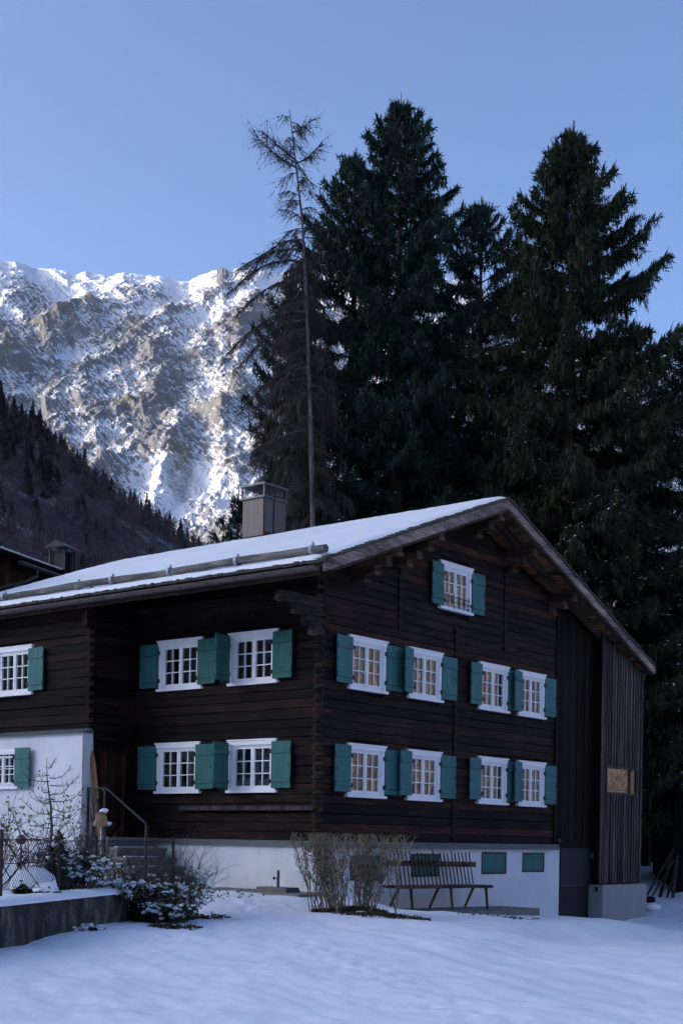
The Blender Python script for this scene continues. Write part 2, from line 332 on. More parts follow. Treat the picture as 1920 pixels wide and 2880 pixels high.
def hgt(x, y, rough=True):
    x = np.asarray(x, float); y = np.asarray(y, float); dep, lat = toDL(x, y); num = 0; den = 0
    for d, l, z in ctrl:
        sc = 1+.03*d; w = 1/(((dep-d)**2+(lat-l)**2)/sc**2+.15)**2; num = num+w*z; den = den+w
    h = num/den; far = np.hypot(dep, lat); h = h+np.clip((far-60)/300, 0, 1)*6
    g = garden(dep, lat); h = h*(1-g)+(np.maximum(h, .66))*g
    if rough:
        k = np.clip((far-2)/6, .2, 1)
        h = h+k*(.075*fbm(x*.6, y*.6, 3, 3)+.012*fbm(x*3.5, y*3.5, 3, 8)+.05*fbm((x*.55-y*.35)*2.6, (x*.5+y)*.5, 3, 13)) + np.clip((far-34)/8, 0, 1)*.12*fbm(x*.6, y*.6, 4, 5)
        h = h+g*.05*fbm(x*2, y*2, 3, 21)
        for c0 in (0.0, 1.55):
            lc = 5.2-(dep-8)*.34+c0+.25*np.sin(dep*.35); dd = np.abs(lat-lc); inr = np.clip((dep-6)/2, 0, 1)*np.clip((27-dep)/3, 0, 1)
            h = h+inr*(-.022*np.exp(-(dd/.16)**2)+.010*np.exp(-((dd-.30)/.10)**2))*(.6+.8*gn(x*.7, y*.7, 91))
        fp = np.random.default_rng(44)
        for i_ in range(46):
            t_ = i_/46; fd = 8.5+18.5*t_; fl = 1.9-4.4*t_**1.3+(.16 if i_ % 2 else -.16)+fp.normal(0, .05); sh = np.exp(-(((dep-fd)/.19)**2+((lat-fl)/.085)**2)); h = h-.026*fp.uniform(.5, 1.1)*sh
        rc = np.clip(1-np.hypot((dep-11)/3.2, (lat-3.4)/1.6), 0, 1); h = h+rc*.09*np.abs(fbm(x*4.5, y*4.5, 3, 95))
        tr_ = np.clip(1-np.abs(lat+2.2-(dep-24)*.12)/.7, 0, 1)*np.clip((dep-18)/3, 0, 1)*np.clip((30-dep)/2, 0, 1); h = h-tr_*.06*np.clip(fbm(x*3.2, y*3.2, 2, 97)*3, 0, 1)
    return h
def gz(x, y): return float(hgt(np.array([x]), np.array([y]), False)[0])
def az_steps(lo, hi, n, extra): return np.concatenate([np.linspace(-180, lo, extra)[:-1], np.linspace(lo, hi, n), np.linspace(hi, 180, extra)[1:]])
az = np.radians(az_steps(-17, 17, 300, 40)); rr = np.concatenate([np.geomspace(1.0, 8, 40)[:-1], np.geomspace(8, 60, 330), np.geomspace(62, 420, 30)])
Rr, Az = np.meshgrid(rr, az, indexing='ij'); dx = Rr*np.cos(Az); lx = Rr*np.sin(Az)
X = CAM[0]+dx*F[0]+lx*R[0]; Y = CAM[1]+dx*F[1]+lx*R[1]; Z = hgt(X, Y)
dirt = np.zeros_like(Z)
for (px, py, rad, amt) in [(-2.2, -2.6, 2.2, .8), (1.5, -3.4, 2.2, .9), (-5.5, .5, 3.2, .9), (-3.5, 3, 2.5, .9), (17, 3, 6, 1.0), (20, 8, 8, 1), (4, -2, 1.4, .5)]:
    dirt = np.maximum(dirt, amt*np.clip(1-np.hypot(X-px, Y-py)/rad, 0, 1))
dirt = np.clip(dirt*1.4, 0, 1); dirt = np.maximum(dirt, np.clip((dx-50)/10, 0, .6))
g_o = grid_object('ground', np.stack([X, Y, Z], -1), M['ground'], {'dirt': dirt}); g_o['kind'] = 'structure'
# ================================================================ HILLS AND MOUNTAIN
def hillmat():
    m, n, b = newmat('forest floor slope'); v = coords(n); f = noise(n, v, .02, 8, .75); g = noise(n, v, .09, 6, .8)
    c = ramp(n, g, [(.35, (.022, .017, .017)), (.6, (.055, .040, .040))])
    c = mixc(n, ramp(n, f, [(.52, (0, 0, 0)), (.64, (.9, .9, .9))]), c, (.38, .39, .43))
    q = noise(n, coords(n, (.30, .30, .10)), 1.0, 6, .8, .8)
    c = mixc(n, attr(n, 'dry'), c, ramp(n, q, [(.40, (.05, .03, .02)), (.50, (.30, .22, .16)), (.57, (.72, .58, .46)), (.63, (.14, .10, .08)), (.75, (.55, .48, .42))]))  # unseen right-hand slope, added and brightened for warm window reflections
    link(n, c, b, 'Base Color'); b.inputs['Roughness'].default_value = .95; return m
M['hill'] = hillmat()
def Ehill(a):                                    # crest steepness (tan) over azimuth in degrees; unseen left rise added as sun block
    return np.interp(a, [-180, -150, -104, -60, -32, -20, -14, -11.8, -9.7, -7.8, -6.2, -4, 0, 5, 15, 40, 70, 120, 150, 180],
                        [.22, .26, .30, .36, .46, .37, .300, .272, .246, .226, .207, .19, .12, .07, .10, .14, .24, .24, .22, .22])
def Rcrest(a): return np.interp(a, [-180, -60, -30, -14, 0, 20, 60, 180], [700, 750, 900, 900, 800, 500, 520, 600])
def hillz(dep, lat):
    r = np.hypot(dep, lat); a = np.degrees(np.arctan2(lat, dep)); Rc = Rcrest(a); t = np.clip((r-230)/(Rc-230), 0, 1)
    z = 5+(Ehill(a)*Rc-5)*(t**1.25); over = np.clip((r-Rc)/500, 0, 1); z = z-over*.75*z
    return z+np.clip(t*3, 0, 1)*(1-.8*np.clip((t-.8)/.2, 0, 1))*18*fbm(dep/120, lat/120, 4, 31)
azh = np.radians(az_steps(-17, 17, 220, 90)); rh = np.linspace(220, 1400, 150)
Rr, Az = np.meshgrid(rh, azh, indexing='ij'); dx = Rr*np.cos(Az); lx = Rr*np.sin(Az)
P = np.stack([CAM[0]+dx*F[0]+lx*R[0], CAM[1]+dx*F[1]+lx*R[1], hillz(dx, lx)], -1)
hill = grid_object('hills', P, M['hill'], {'dry': np.clip((np.degrees(Az)-35)/10, 0, 1)*np.clip((150-np.degrees(Az))/10, 0, 1)+0*Rr}); hill['kind'] = 'structure'  # dry masks the added bright slope that the windows reflect
# mountain: a folded rock face with snow, crest about 3.4 km away
cp = [(-900, 600), (-300, 690), (0, 735), (40, 738), (75, 752), (130, 754), (175, 770), (215, 762), (260, 772), (330, 778), (400, 776), (430, 782), (470, 790), (505, 795), (545, 772), (580, 765), (600, 758), (625, 765), (650, 758), (700, 763), (760, 770), (900, 765), (1100, 760), (1300, 790), (1600, 930), (2000, 1080), (2500, 1300)]
cpx = np.array([c[0] for c in cp], float); cpy = np.array([c[1] for c in cp], float)
ns, nd = 640, 520
sx = np.linspace(-500, 1500, ns); sx = np.concatenate([np.linspace(-1800, -510, 60), np.linspace(-500, 1320, ns), np.linspace(1330, 2600, 60)])
td = np.linspace(0, 1.12, nd)
Sx, T = np.meshgrid(sx, td); s_ = (Sx-960)/3853
Dc = 3400+120*fbm(Sx/260., Sx*0+3, 3, 40); dep = 1500+(Dc-1500)*T; lat = s_*dep
yh = 2360+.01658*(Sx-960); Ec = (yh-np.interp(Sx, cpx, cpy))/3853
zc = 1.6+Ec*Dc
prof = np.where(T <= 1, .08+.92*np.clip(T, 0, 1)**1.12, 1-(T-1)*3.0)
z = zc*prof
wx = lat+80*fbm(lat/300, dep/300, 3, 51); wd = dep+80*fbm(lat/300, dep/300, 3, 52)
q0 = zc*prof; wq = q0+45*fbm(lat/220, q0/220, 3, 53); wl = lat+45*fbm(lat/220, q0/220, 3, 54)
rid = fbm((wl-.75*wq)/210, (wq+.75*wl)/620, 5, 60, .52, True)          # ribs falling to the left
rid2 = fbm((wl+.8*wq)/95, (wq-.8*wl)/330, 5, 77, .55, True)            # finer ribs falling to the right
strata = fbm((wl-wq)/150, (wl+wq)/34, 5, 90, .6)
amp = np.clip(T*6, 0, 1)*(1-.78*np.clip((T-.88)/.12, 0, 1))
Yp = yh-3853*(q0-1.6)/dep; wob = 14*fbm(lat/70, q0/70, 4, 55)
def ribline(pts, w, sharp=1.0):
    best = np.full(Sx.shape, 1e9)
    for (x0, y0), (x1, y1) in zip(pts[:-1], pts[1:]):
        dx_, dy_ = x1-x0, y1-y0; t = np.clip(((Sx-x0)*dx_+(Yp-y0)*dy_)/(dx_*dx_+dy_*dy_), 0, 1); best = np.minimum(best, np.hypot(Sx-x0-t*dx_, Yp-y0-t*dy_+wob))
    return np.clip(1-best/w, 0, 1)**sharp
ribA = ribline([(345, 790), (190, 900), (90, 960), (-60, 1060)], 70); ribB = ribline([(600, 770), (520, 850), (470, 900), (400, 1010)], 48); ribC = ribline([(485, 1225), (455, 1300), (425, 1390)], 60); ribD = ribline([(700, 860), (640, 960), (650, 1080), (600, 1180), (620, 1330)], 62); ribE = ribline([(430, 785), (330, 905), (250, 990)], 40)
z = z+(30*ribA+18*ribB+34*ribC+26*ribD+14*ribE)*(1-.9*np.clip((T-.80)/.2, 0, 1))
z = z+amp*(62*rid+32*rid2+12*strata)+(2+6*np.clip(amp, 0, 1))*fbm(wl/18, wq/16, 4, 99, .6)
z = z+np.clip((T-.95)/.05, 0, 1)*(9*fbm(Sx/45., Sx*0+1, 4, 104, .55)+np.exp(-((Sx-600)/38)**2)*7*np.clip(fbm(Sx/9., Sx*0+7, 3, 105)+.35, 0, 1)*1.6)
# loose boundary: a crumpled crest tower near the right of the visible ridge
P = np.stack([CAM[0]+dep*F[0]+lat*R[0], CAM[1]+dep*F[1]+lat*R[1], z], -1)
snowamt = fbm(wx/150, z/110, 4, 120, .6)
su = (lat-z*1.15)/1.5; sv = (lat*1.15+z)/1.5
def mountmat():
    m, n, b = newmat('snow streaked rock'); v = coords(n)
    gm = N(n, 'NewGeometry'); sp = N(n, 'SeparateXYZ'); n.links.new(gm.outputs['Normal'], sp.inputs[0])
    cb = N(n, 'CombineXYZ'); n.links.new(attr(n, 'su'), cb.inputs[0]); n.links.new(attr(n, 'sv'), cb.inputs[1])
    mp = N(n, 'Mapping'); mp.inputs['Scale'].default_value = (.045, .20, 1); n.links.new(cb.outputs[0], mp.inputs[0])
    f3 = noise(n, mp.outputs[0], 1.0, 9, .72, .5)                       # slanting ledges holding snow
    f = noise(n, coords(n, (.018, .018, .026)), 1.0, 8, .72, .4); f2 = noise(n, coords(n, (.16, .16, .24)), 1.0, 6, .85)
    s = math_(n, 'ADD', math_(n, 'MULTIPLY', sp.outputs['Z'], .55), math_(n, 'MULTIPLY', math_(n, 'SUBTRACT', f3, .5), 1.6))
    s = math_(n, 'ADD', s, math_(n, 'MULTIPLY', math_(n, 'SUBTRACT', f, .5), .5))
    s = math_(n, 'ADD', s, math_(n, 'MULTIPLY', math_(n, 'SUBTRACT', f2, .5), .8))
    s = math_(n, 'ADD', s, math_(n, 'MULTIPLY', attr(n, 'snow'), .62))
    k = ramp(n, s, [(.29, (0, 0, 0)), (.40, (1, 1, 1))])
    rock = ramp(n, f2, [(.3, (.080, .082, .094)), (.7, (.18, .172, .172))])
    veg = math_(n, 'MULTIPLY', attr(n, 'veg'), ramp(n, f2, [(.42, (0, 0, 0)), (.55, (1, 1, 1))]))
    rock = mixc(n, veg, rock, (.15, .12, .055))
    c = mixc(n, math_(n, 'MULTIPLY', k, math_(n, 'SUBTRACT', 1.0, math_(n, 'MULTIPLY', veg, .75))), rock, (.69, .70, .73))
    link(n, c, b, 'Base Color'); b.inputs['Roughness'].default_value = .9; bump(n, b, math_(n, 'ADD', f2, f3), .4, 3.0); return m
M['mount'] = mountmat()
veg = np.clip(fbm(lat/120, z/90, 4, 140)*4-.45, 0, 1)*np.clip((.75-T)/.2, 0, 1)
veg = np.maximum(veg, np.clip(2.2-1.4*np.hypot((Sx-488)/34, (Yp-1330)/55), 0, 1)); veg = np.maximum(veg, .5*np.clip(ribA*2-.6, 0, 1)*(Sx < 260)); veg = np.maximum(veg, .45*np.clip(ribD*2-.3, 0, 1)*(Yp > 1050))
mo = grid_object('mountain', P, M['mount'], {'veg': veg, 'su': su, 'sv': sv, 'snow': snowamt*.8-.55*(rid-rid.mean())-.45*(rid2-rid2.mean())+np.clip((T-.80)*2.4, -.05, .42)-.16*(ribD+ribB)-.10*ribA-.9*np.exp(-((Sx-600)/22)**2)*np.clip((T-.9)*10, 0, 1)}, smooth=False); mo['kind'] = 'structure'
# forest on the near slope
def hz(dep, lat): return float(hillz(np.array([dep]), np.array([lat]))[0])
fm = MB(); nt_ = 2600; q = []; tones = []
pa = rng.uniform(-15.2, 2, nt_*2); pr = rng.uniform(330, 935, nt_*2)**1.0
for a_, r_ in zip(pa[:nt_], pr[:nt_]):
    if r_ > Rcrest(a_)+10: continue
    d_ = r_*math.cos(math.radians(a_)); l_ = r_*math.sin(math.radians(a_)); z0 = hz(d_, l_); H = random.uniform(9, 15); n_ = 70
    c = rng.normal(0, 1, (n_, 3)); c /= np.linalg.norm(c, axis=1)[:, None]; c *= rng.uniform(.3, 1, (n_, 1))**.5
    base = DL(d_, l_, z0+H*.58); ctr = base+c*np.array([H*.33, H*.33, H*.45])
    dr = c*np.array([.6, .6, 1])+np.array([0, 0, .7])+rng.normal(0, .3, (n_, 3)); dr /= np.linalg.norm(dr, axis=1)[:, None]
    sd = np.cross(dr, rng.normal(0, 1, (n_, 3))); sd /= np.linalg.norm(sd, axis=1)[:, None]
    L = rng.uniform(1.2, 2.6, (n_, 1)); w = .13
    q.append(np.stack([ctr-sd*w, ctr+sd*w, ctr+dr*L+sd*w*.3, ctr+dr*L-sd*w*.3], 1)); tones.append(np.clip(random.random()*.7+rng.uniform(0, .3, n_), 0, 1))
fm.quads(np.concatenate(q), 0, np.concatenate(tones))
fo = fm.build('forest', ['foresttwig'], base=(0, 0, 0)); tag(fo, 'bare purple-brown deciduous wood covering the dark slope at left', 'forest', kind='stuff')
def far_conifer(H, seed):
    r_ = np.random.default_rng(seed); m = MB(); n_ = 420
    t = r_.uniform(.04, 1, n_)**.8; a_ = r_.uniform(0, 6.283, n_); rad = (1-t)*H*.20*r_.uniform(.55, 1.1, n_)+.1
    c = np.stack([np.cos(a_)*rad*.5, np.sin(a_)*rad*.5, t*H*.96+.3], 1)
    o = np.stack([np.cos(a_), np.sin(a_), -.35+0*a_], 1); sd = np.stack([-np.sin(a_), np.cos(a_), 0*a_], 1)
    L = (rad*.9+.2)[:, None]; w = (.28+rad*.22)[:, None]
    m.quads(np.stack([c-sd*w, c+sd*w, c+o*L+sd*w*.2, c+o*L-sd*w*.2], 1), 0, r_.uniform(0, 1, n_))
    k = r_.random(n_) < .14; up = np.array([0, 0, .08])
    m.quads(np.stack([c-sd*w*.6, c+sd*w*.6, c+o*L*.8+sd*w*.2, c+o*L*.8-sd*w*.2], 1)[k]+up, 1)
    m.tube([(0, 0, -1), (0, 0, H)], [H*.012, .02], 5, 2); return m
protos = []
spots = []
for i in range(230):
    if i < 62: a_ = -14.6+i*.165+random.uniform(-.1, .1); r_ = float(Rcrest(a_))-random.uniform(0, 25)      # along the crest
    elif i < 120: a_ = random.uniform(-14.9, -10.5); r_ = random.uniform(740, 890)
    else: a_ = random.uniform(-14.9, -3); r_ = random.uniform(350, 850)
    spots.append((a_, r_))
for i, (a_, r_) in enumerate(spots):
    d_ = r_*math.cos(math.radians(a_)); l_ = r_*math.sin(math.radians(a_)); p = DL(d_, l_, hz(d_, l_)-.3)
    if i < 3:
        o = far_conifer((13, 11, 15)[i], 50+i).build('conifer', ['farneedle', 'snow', 'bark'], base=(0, 0, 0)); protos.append(o)
        tag(o, 'small dark conifer among the bare trees of the far left slope', 'conifer', 'conifers on the wooded slope')
    else: o = protos[i % 3].copy(); COL.objects.link(o)
    s_c = random.uniform(.65, 1.2)*(1.3 if a_ < -11.8 else 1); o.location = p; o.scale = (s_c, s_c, s_c); o.rotation_euler = (0, 0, random.uniform(0, 6))
# ================================================================ FARMHOUSE
SL, SR = .372, .332; RX, RZ = 5.76, 10.08; EL, ER = -1.85, 15.1; YB = 12.9
def rz(x): return RZ-(SL*(RX-x) if x < RX else SR*(x-RX))
def yfront(x): return np.interp(x, [EL, RX, ER], [-1.6, -1.15, -.62])
house = thing('farmhouse', 'large dark log farmhouse with snowy gable roof, teal shutters and white plastered base', 'house', (0, 0, 0))
def course(mb, axis, plane, out, u0, u1, z0, z1, holes, tone=None, mi=0, split=True):
    """one log course; axis 'x': wall in plane y=plane, out=-1 (towards -y)"""
    segs = [(u0, u1)]
    for (a, b, c, d) in holes:
        if d <= z0+.02 or c >= z1-.02: continue
        ns_ = []
        for (s0, s1) in segs:
            if b <= s0 or a >= s1: ns_.append((s0, s1)); continue
            if a > s0: ns_.append((s0, a))
            if b < s1: ns_.append((b, s1))
        segs = ns_
    for (s0, s1) in segs:
        if s1-s0 < .02: continue
        cuts = [s0]
        if split and s1-s0 > 4 and random.random() < .4: cuts.append(s0+(s1-s0)*random.uniform(.3, .7))
        cuts.append(s1)
        for a, b in zip(cuts[:-1], cuts[1:]):
            p = random.uniform(0.0, .028); k = max(2, int((b-a)/.5)); ring = []
            t = random.random() if tone is None else tone
            us = np.linspace(a, b, k+1); vs = []; fs = []
            for u in us:
                w = random.uniform(-.006, .006); e = random.uniform(-.010, .010)
                for (d_, z_) in ((-.05, z0), (p-.022, z0+.003), (p+w, z0+.012+e), (p+w, z1-.009+e), (p-.022, z1-.003), (-.05, z1)):
                    vs.append((u, plane+out*d_, z_) if axis == 'x' else (plane+out*d_, u, z_))
            for i in range(k):
                for j in range(5):
                    fs.append((i*6+j, (i+1)*6+j, (i+1)*6+j+1, i*6+j+1))
            fs.append((0, 1, 2, 3, 4, 5)); fs.append(tuple(k*6+j for j in range(6)))
            mb.add(vs, fs, mi, t)
Zc = [1.55]
while Zc[-1] < 9.9: Zc.append(Zc[-1]+random.choice([.19, .20, .215, .235]))
GW = [(1.0, 2.55), (3.28, 2.55), (6.36, 2.56), (8.30, 2.56), (1.0, 4.98), (3.27, 4.98), (6.34, 4.97), (8.23, 4.96)]
holesG = [(x+.06, x+1.30, z+.04, z+1.18) for x, z in GW]+[(4.59, 5.81, 7.33, 8.43)]
SW = [(2.62, 2.62), (5.0, 2.62), (2.63, 5.08), (4.98, 5.08)]         # near (right) edge later: y of left jamb, z
holesS = [(y-1.38, y-.08, z+.04, z+1.18) for y, z in SW]
mb = MB()
for z0, z1 in zip(Zc[:-1], Zc[1:]):
    # extents under the roof
    xl = -.0; xr = 10.3
    zt = z1+.26
    if rz(0) < zt: xl = RX-(RZ-zt)/SL
    if rz(10.3) < zt: xr = RX+(RZ-zt)/SR
    if xr-xl < .4: break
    course(mb, 'x', 0, -1, max(xl, .02), xr, z0, z1, holesG, tone=random.random()*(.55 if random.random() < .4 else 1))
gw = mb.build('gable_wall', ['log'], house)
mb = MB()
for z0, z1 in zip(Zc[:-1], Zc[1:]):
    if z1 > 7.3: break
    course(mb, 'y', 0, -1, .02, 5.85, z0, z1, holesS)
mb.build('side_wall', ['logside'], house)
# corner: dovetailed log ends, dark blocks between them as painted notch shade
mb = MB()
for i, (z0, z1) in enumerate(zip(Zc[:-1], Zc[1:])):
    if z1 > 7.4: break
    h = z1-z0
    mb.box(-.045, .03, -.14-random.uniform(0, .03), .03, z0+h*.06, z0+h*.52, 0)           # end of the side log, pokes past the gable
    mb.box(-.15-random.uniform(0, .03), .03, -.05, .03, z0+h*.54, z1-.012, 0)             # end of the gable log
    mb.box(-.03, .11+random.uniform(-.02, .02), -.040, -.01, z0+h*.50, z0+h*1.02, 1, .1)          # solid dark block painted as the dovetail's shadow
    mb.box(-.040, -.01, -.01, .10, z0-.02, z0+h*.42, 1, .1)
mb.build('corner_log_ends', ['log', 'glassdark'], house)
# ends of the inner cross walls
for cx, za, zb in ((5.28, 1.6, 6.9), (2.9, 6.6, 8.3), (7.55, 6.6, 8.7)):
    mb = MB(); z = za; mb.box(cx-.03, cx+.03, -.024, .01, za, zb, 0, .2)
    while z < zb:
        mb.box(cx-.065, cx+.065, -.060, -.02, z, z+.10, 0, .3); mb.box(cx-.055, cx+.06, -.045, -.02, z+.10, z+.205, 1, .1); z += .205  # dark blocks between the log ends stand in for notch shade
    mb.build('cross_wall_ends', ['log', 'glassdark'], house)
# wing to the left: wall facing -X at X=-1.45, return wall facing -Y at Y=5.8
mb = MB(); wy, wh = 7.95, (7.95, 9.35, 5.05, 6.28)
for z0, z1 in zip(Zc[:-1], Zc[1:]):
    if z1 > 7.3: break
    course(mb, 'x', 5.8, -1, -1.45, -.02, z0, z1, [(-1.25, -.25, 1.4, 3.72)])
    if z0 > 4.0: course(mb, 'y', -1.45, -1, 5.82, 12.3, z0, z1, [(wh[0]+.08, wh[1]-.08, wh[2]+.04, wh[3]-.04)])
    if z0 > 4.0:
        h = z1-z0; mb.box(-1.49, -1.40, 5.68-random.uniform(0, .02), 5.83, z0+h*.1, z0+h*.5, 0); mb.box(-1.56, -1.4, 5.74, 5.83, z0+h*.54, z1-.01, 0)
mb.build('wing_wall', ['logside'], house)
# dark backing walls behind all the logs (thick body of the house)
mb = MB()
def poly_xz(y0, y1, pts, mi=0): mb.prism([(x, y0, z) for x, z in pts], (0, y1-y0, 0), mi, .2)
def body(x0, x1, y0, y1, z0, z1, holes=(), axis='x'):
    cells = []; us = sorted({*(h for hh in holes for h in hh[:2]), *((x0, x1) if axis == 'x' else (y0, y1))}); zs = sorted({z0, z1, *(h for hh in holes for h in hh[2:])})
    for a, b in zip(us[:-1], us[1:]):
        for c, d in zip(zs[:-1], zs[1:]):
            m_u, m_z = (a+b)/2, (c+d)/2
            if any(h[0] < m_u < h[1] and h[2] < m_z < h[3] for h in holes): continue
            if axis == 'x': mb.box(a, b, y0, y1, c, d, 0, .2)
            else: mb.box(x0, x1, a, b, c, d, 0, .2)
body(.03, 10.3, .03, .12, 1.4, 7.7, [h for h in holesG if h[3] < 7.7]+[(4.59, 5.81, 7.33, 7.7)])
poly_xz(.03, .12, [(.03, 7.7), (4.59, 7.7), (4.59, 9.5), (.03, 7.72)])
mb.box(5.81, 10.3, .03, .12, 7.7, 8.30, 0, .2); poly_xz(.03, .12, [(4.59, 8.43), (5.81, 8.43), (5.81, 9.84), (5.76, 9.86), (4.59, 9.43)]); poly_xz(.03, .12, [(5.81, 8.30), (10.3, 8.30), (5.81, 9.84)])
body(.03, .12, .12, 5.85, 1.4, 7.7, holesS, 'y')
body(-1.42, .12, 5.85, 5.94, 1.4, 7.5, [(-1.25, -.25, 1.4, 3.72)])
body(-1.42, -1.33, 5.94, 12.3, 4.0, 7.3, [(wh[0]+.08, wh[1]-.08, wh[2]+.04, wh[3]-.04)], 'y')
mb.box(-1.42, 14.7, 12.2, 12.3, .3, 7.0, 0, .2); mb.box(14.6, 14.7, .3, 12.2, -.5, 6.6, 0, .2)
mb.box(.2, 14.5, 1.6, 1.7, 1.5, 6.5, 0, .1)
mb.build('inner_wall', ['board'], house)
# plastered base
mb = MB()
def batter(x0, x1, y0, y1, z0, z1, k, mi=0): mb.hexa([(x0-k, y0-k, z0), (x1, y0-k, z0), (x1, y1, z0), (x0-k, y1, z0), (x0, y0, z1), (x1, y0, z1), (x1, y1, z1), (x0, y1, z1)], mi)
HG = [(1.19, 2.42, .66, 1.23), (3.55, 4.74, .72, 1.28), (6.64, 7.84, .755, 1.33), (8.65, 9.80, .79, 1.32)]
cells = sorted({0.0, 10.64, *(h for g_ in HG for h in g_[:2])})
for a, b in zip(cells[:-1], cells[1:]):
    hh = [h for h in HG if abs(h[0]-a) < 1e-6]
    if hh: mb.box(a, b, 0, .4, -1.2, hh[0][2], 0); mb.box(a, b, 0, .4, hh[0][3], 1.43, 0)
    else: mb.box(a, b, 0, .4, -1.2, 1.43, 0)
mb.box(0, .4, .4, 5.8, -.5, 1.43, 0)
mb.build('base_wall', ['plaster'], house)
mb = MB()
hx = -1.76
for a, b, c, d in ((5.72, 8.05, -.5, 4.0), (8.05, 9.15, -.5, 2.72), (8.05, 9.15, 3.68, 4.0), (9.15, 12.3, -.5, 4.0)):
    kk = lambda z: .09*(4.0-z)/3.5
    mb.hexa([(hx-kk(c), a-kk(c)*(a < 6), c), (-1.44, a-kk(c)*(a < 6), c), (-1.44, b, c), (hx-kk(c), b, c), (hx-kk(d), a-kk(d)*(a < 6), d), (-1.44, a-kk(d)*(a < 6), d), (-1.44, b, d), (hx-kk(d), b, d)], 0)
mb.build('wing_base_wall', ['plaster'], house)
mb = MB()
mb.box(-.07, 10.45, -.09, .0, 1.43, 1.55, 0); mb.box(-.09, .0, .0, 5.75, 1.43, 1.55, 0); mb.box(-.10, 10.45, -.12, -.09, 1.40, 1.48, 0, .9)
mb.hexa([(-1.86, 5.66, 4.0), (-1.46, 5.66, 4.0), (-1.46, 12.3, 4.0), (-1.86, 12.3, 4.0), (-1.50, 5.70, 4.13), (-1.46, 5.70, 4.13), (-1.46, 12.3, 4.13), (-1.50, 12.3, 4.13)], 0)
mb.build('sill_plank', ['sillboard'], house)
# cellar hatches
for i, (a, b, c, d) in enumerate(HG):
    m2 = MB(); m2.box(a, b, -.012, .02, d-.05, d, 1); m2.box(a, b, -.012, .02, c, c+.05, 1); m2.box(a, a+.045, -.012, .02, c+.05, d-.05, 1); m2.box(b-.045, b, -.012, .02, c+.05, d-.05, 1)
    k = 4; w = (b-a-.09)/k
    for j in range(k): m2.box(a+.045+j*w+.003, a+.045+(j+1)*w-.003, .0, .03, c+.05, d-.05, 0, .3+.2*random.random())
    for zz in (c+.14, d-.14): m2.box(a+.05, b-.05, -.008, .0, zz-.015, zz+.015, 0, .2)
    m2.build('cellar_hatch', ['teal', 'iron'], house)
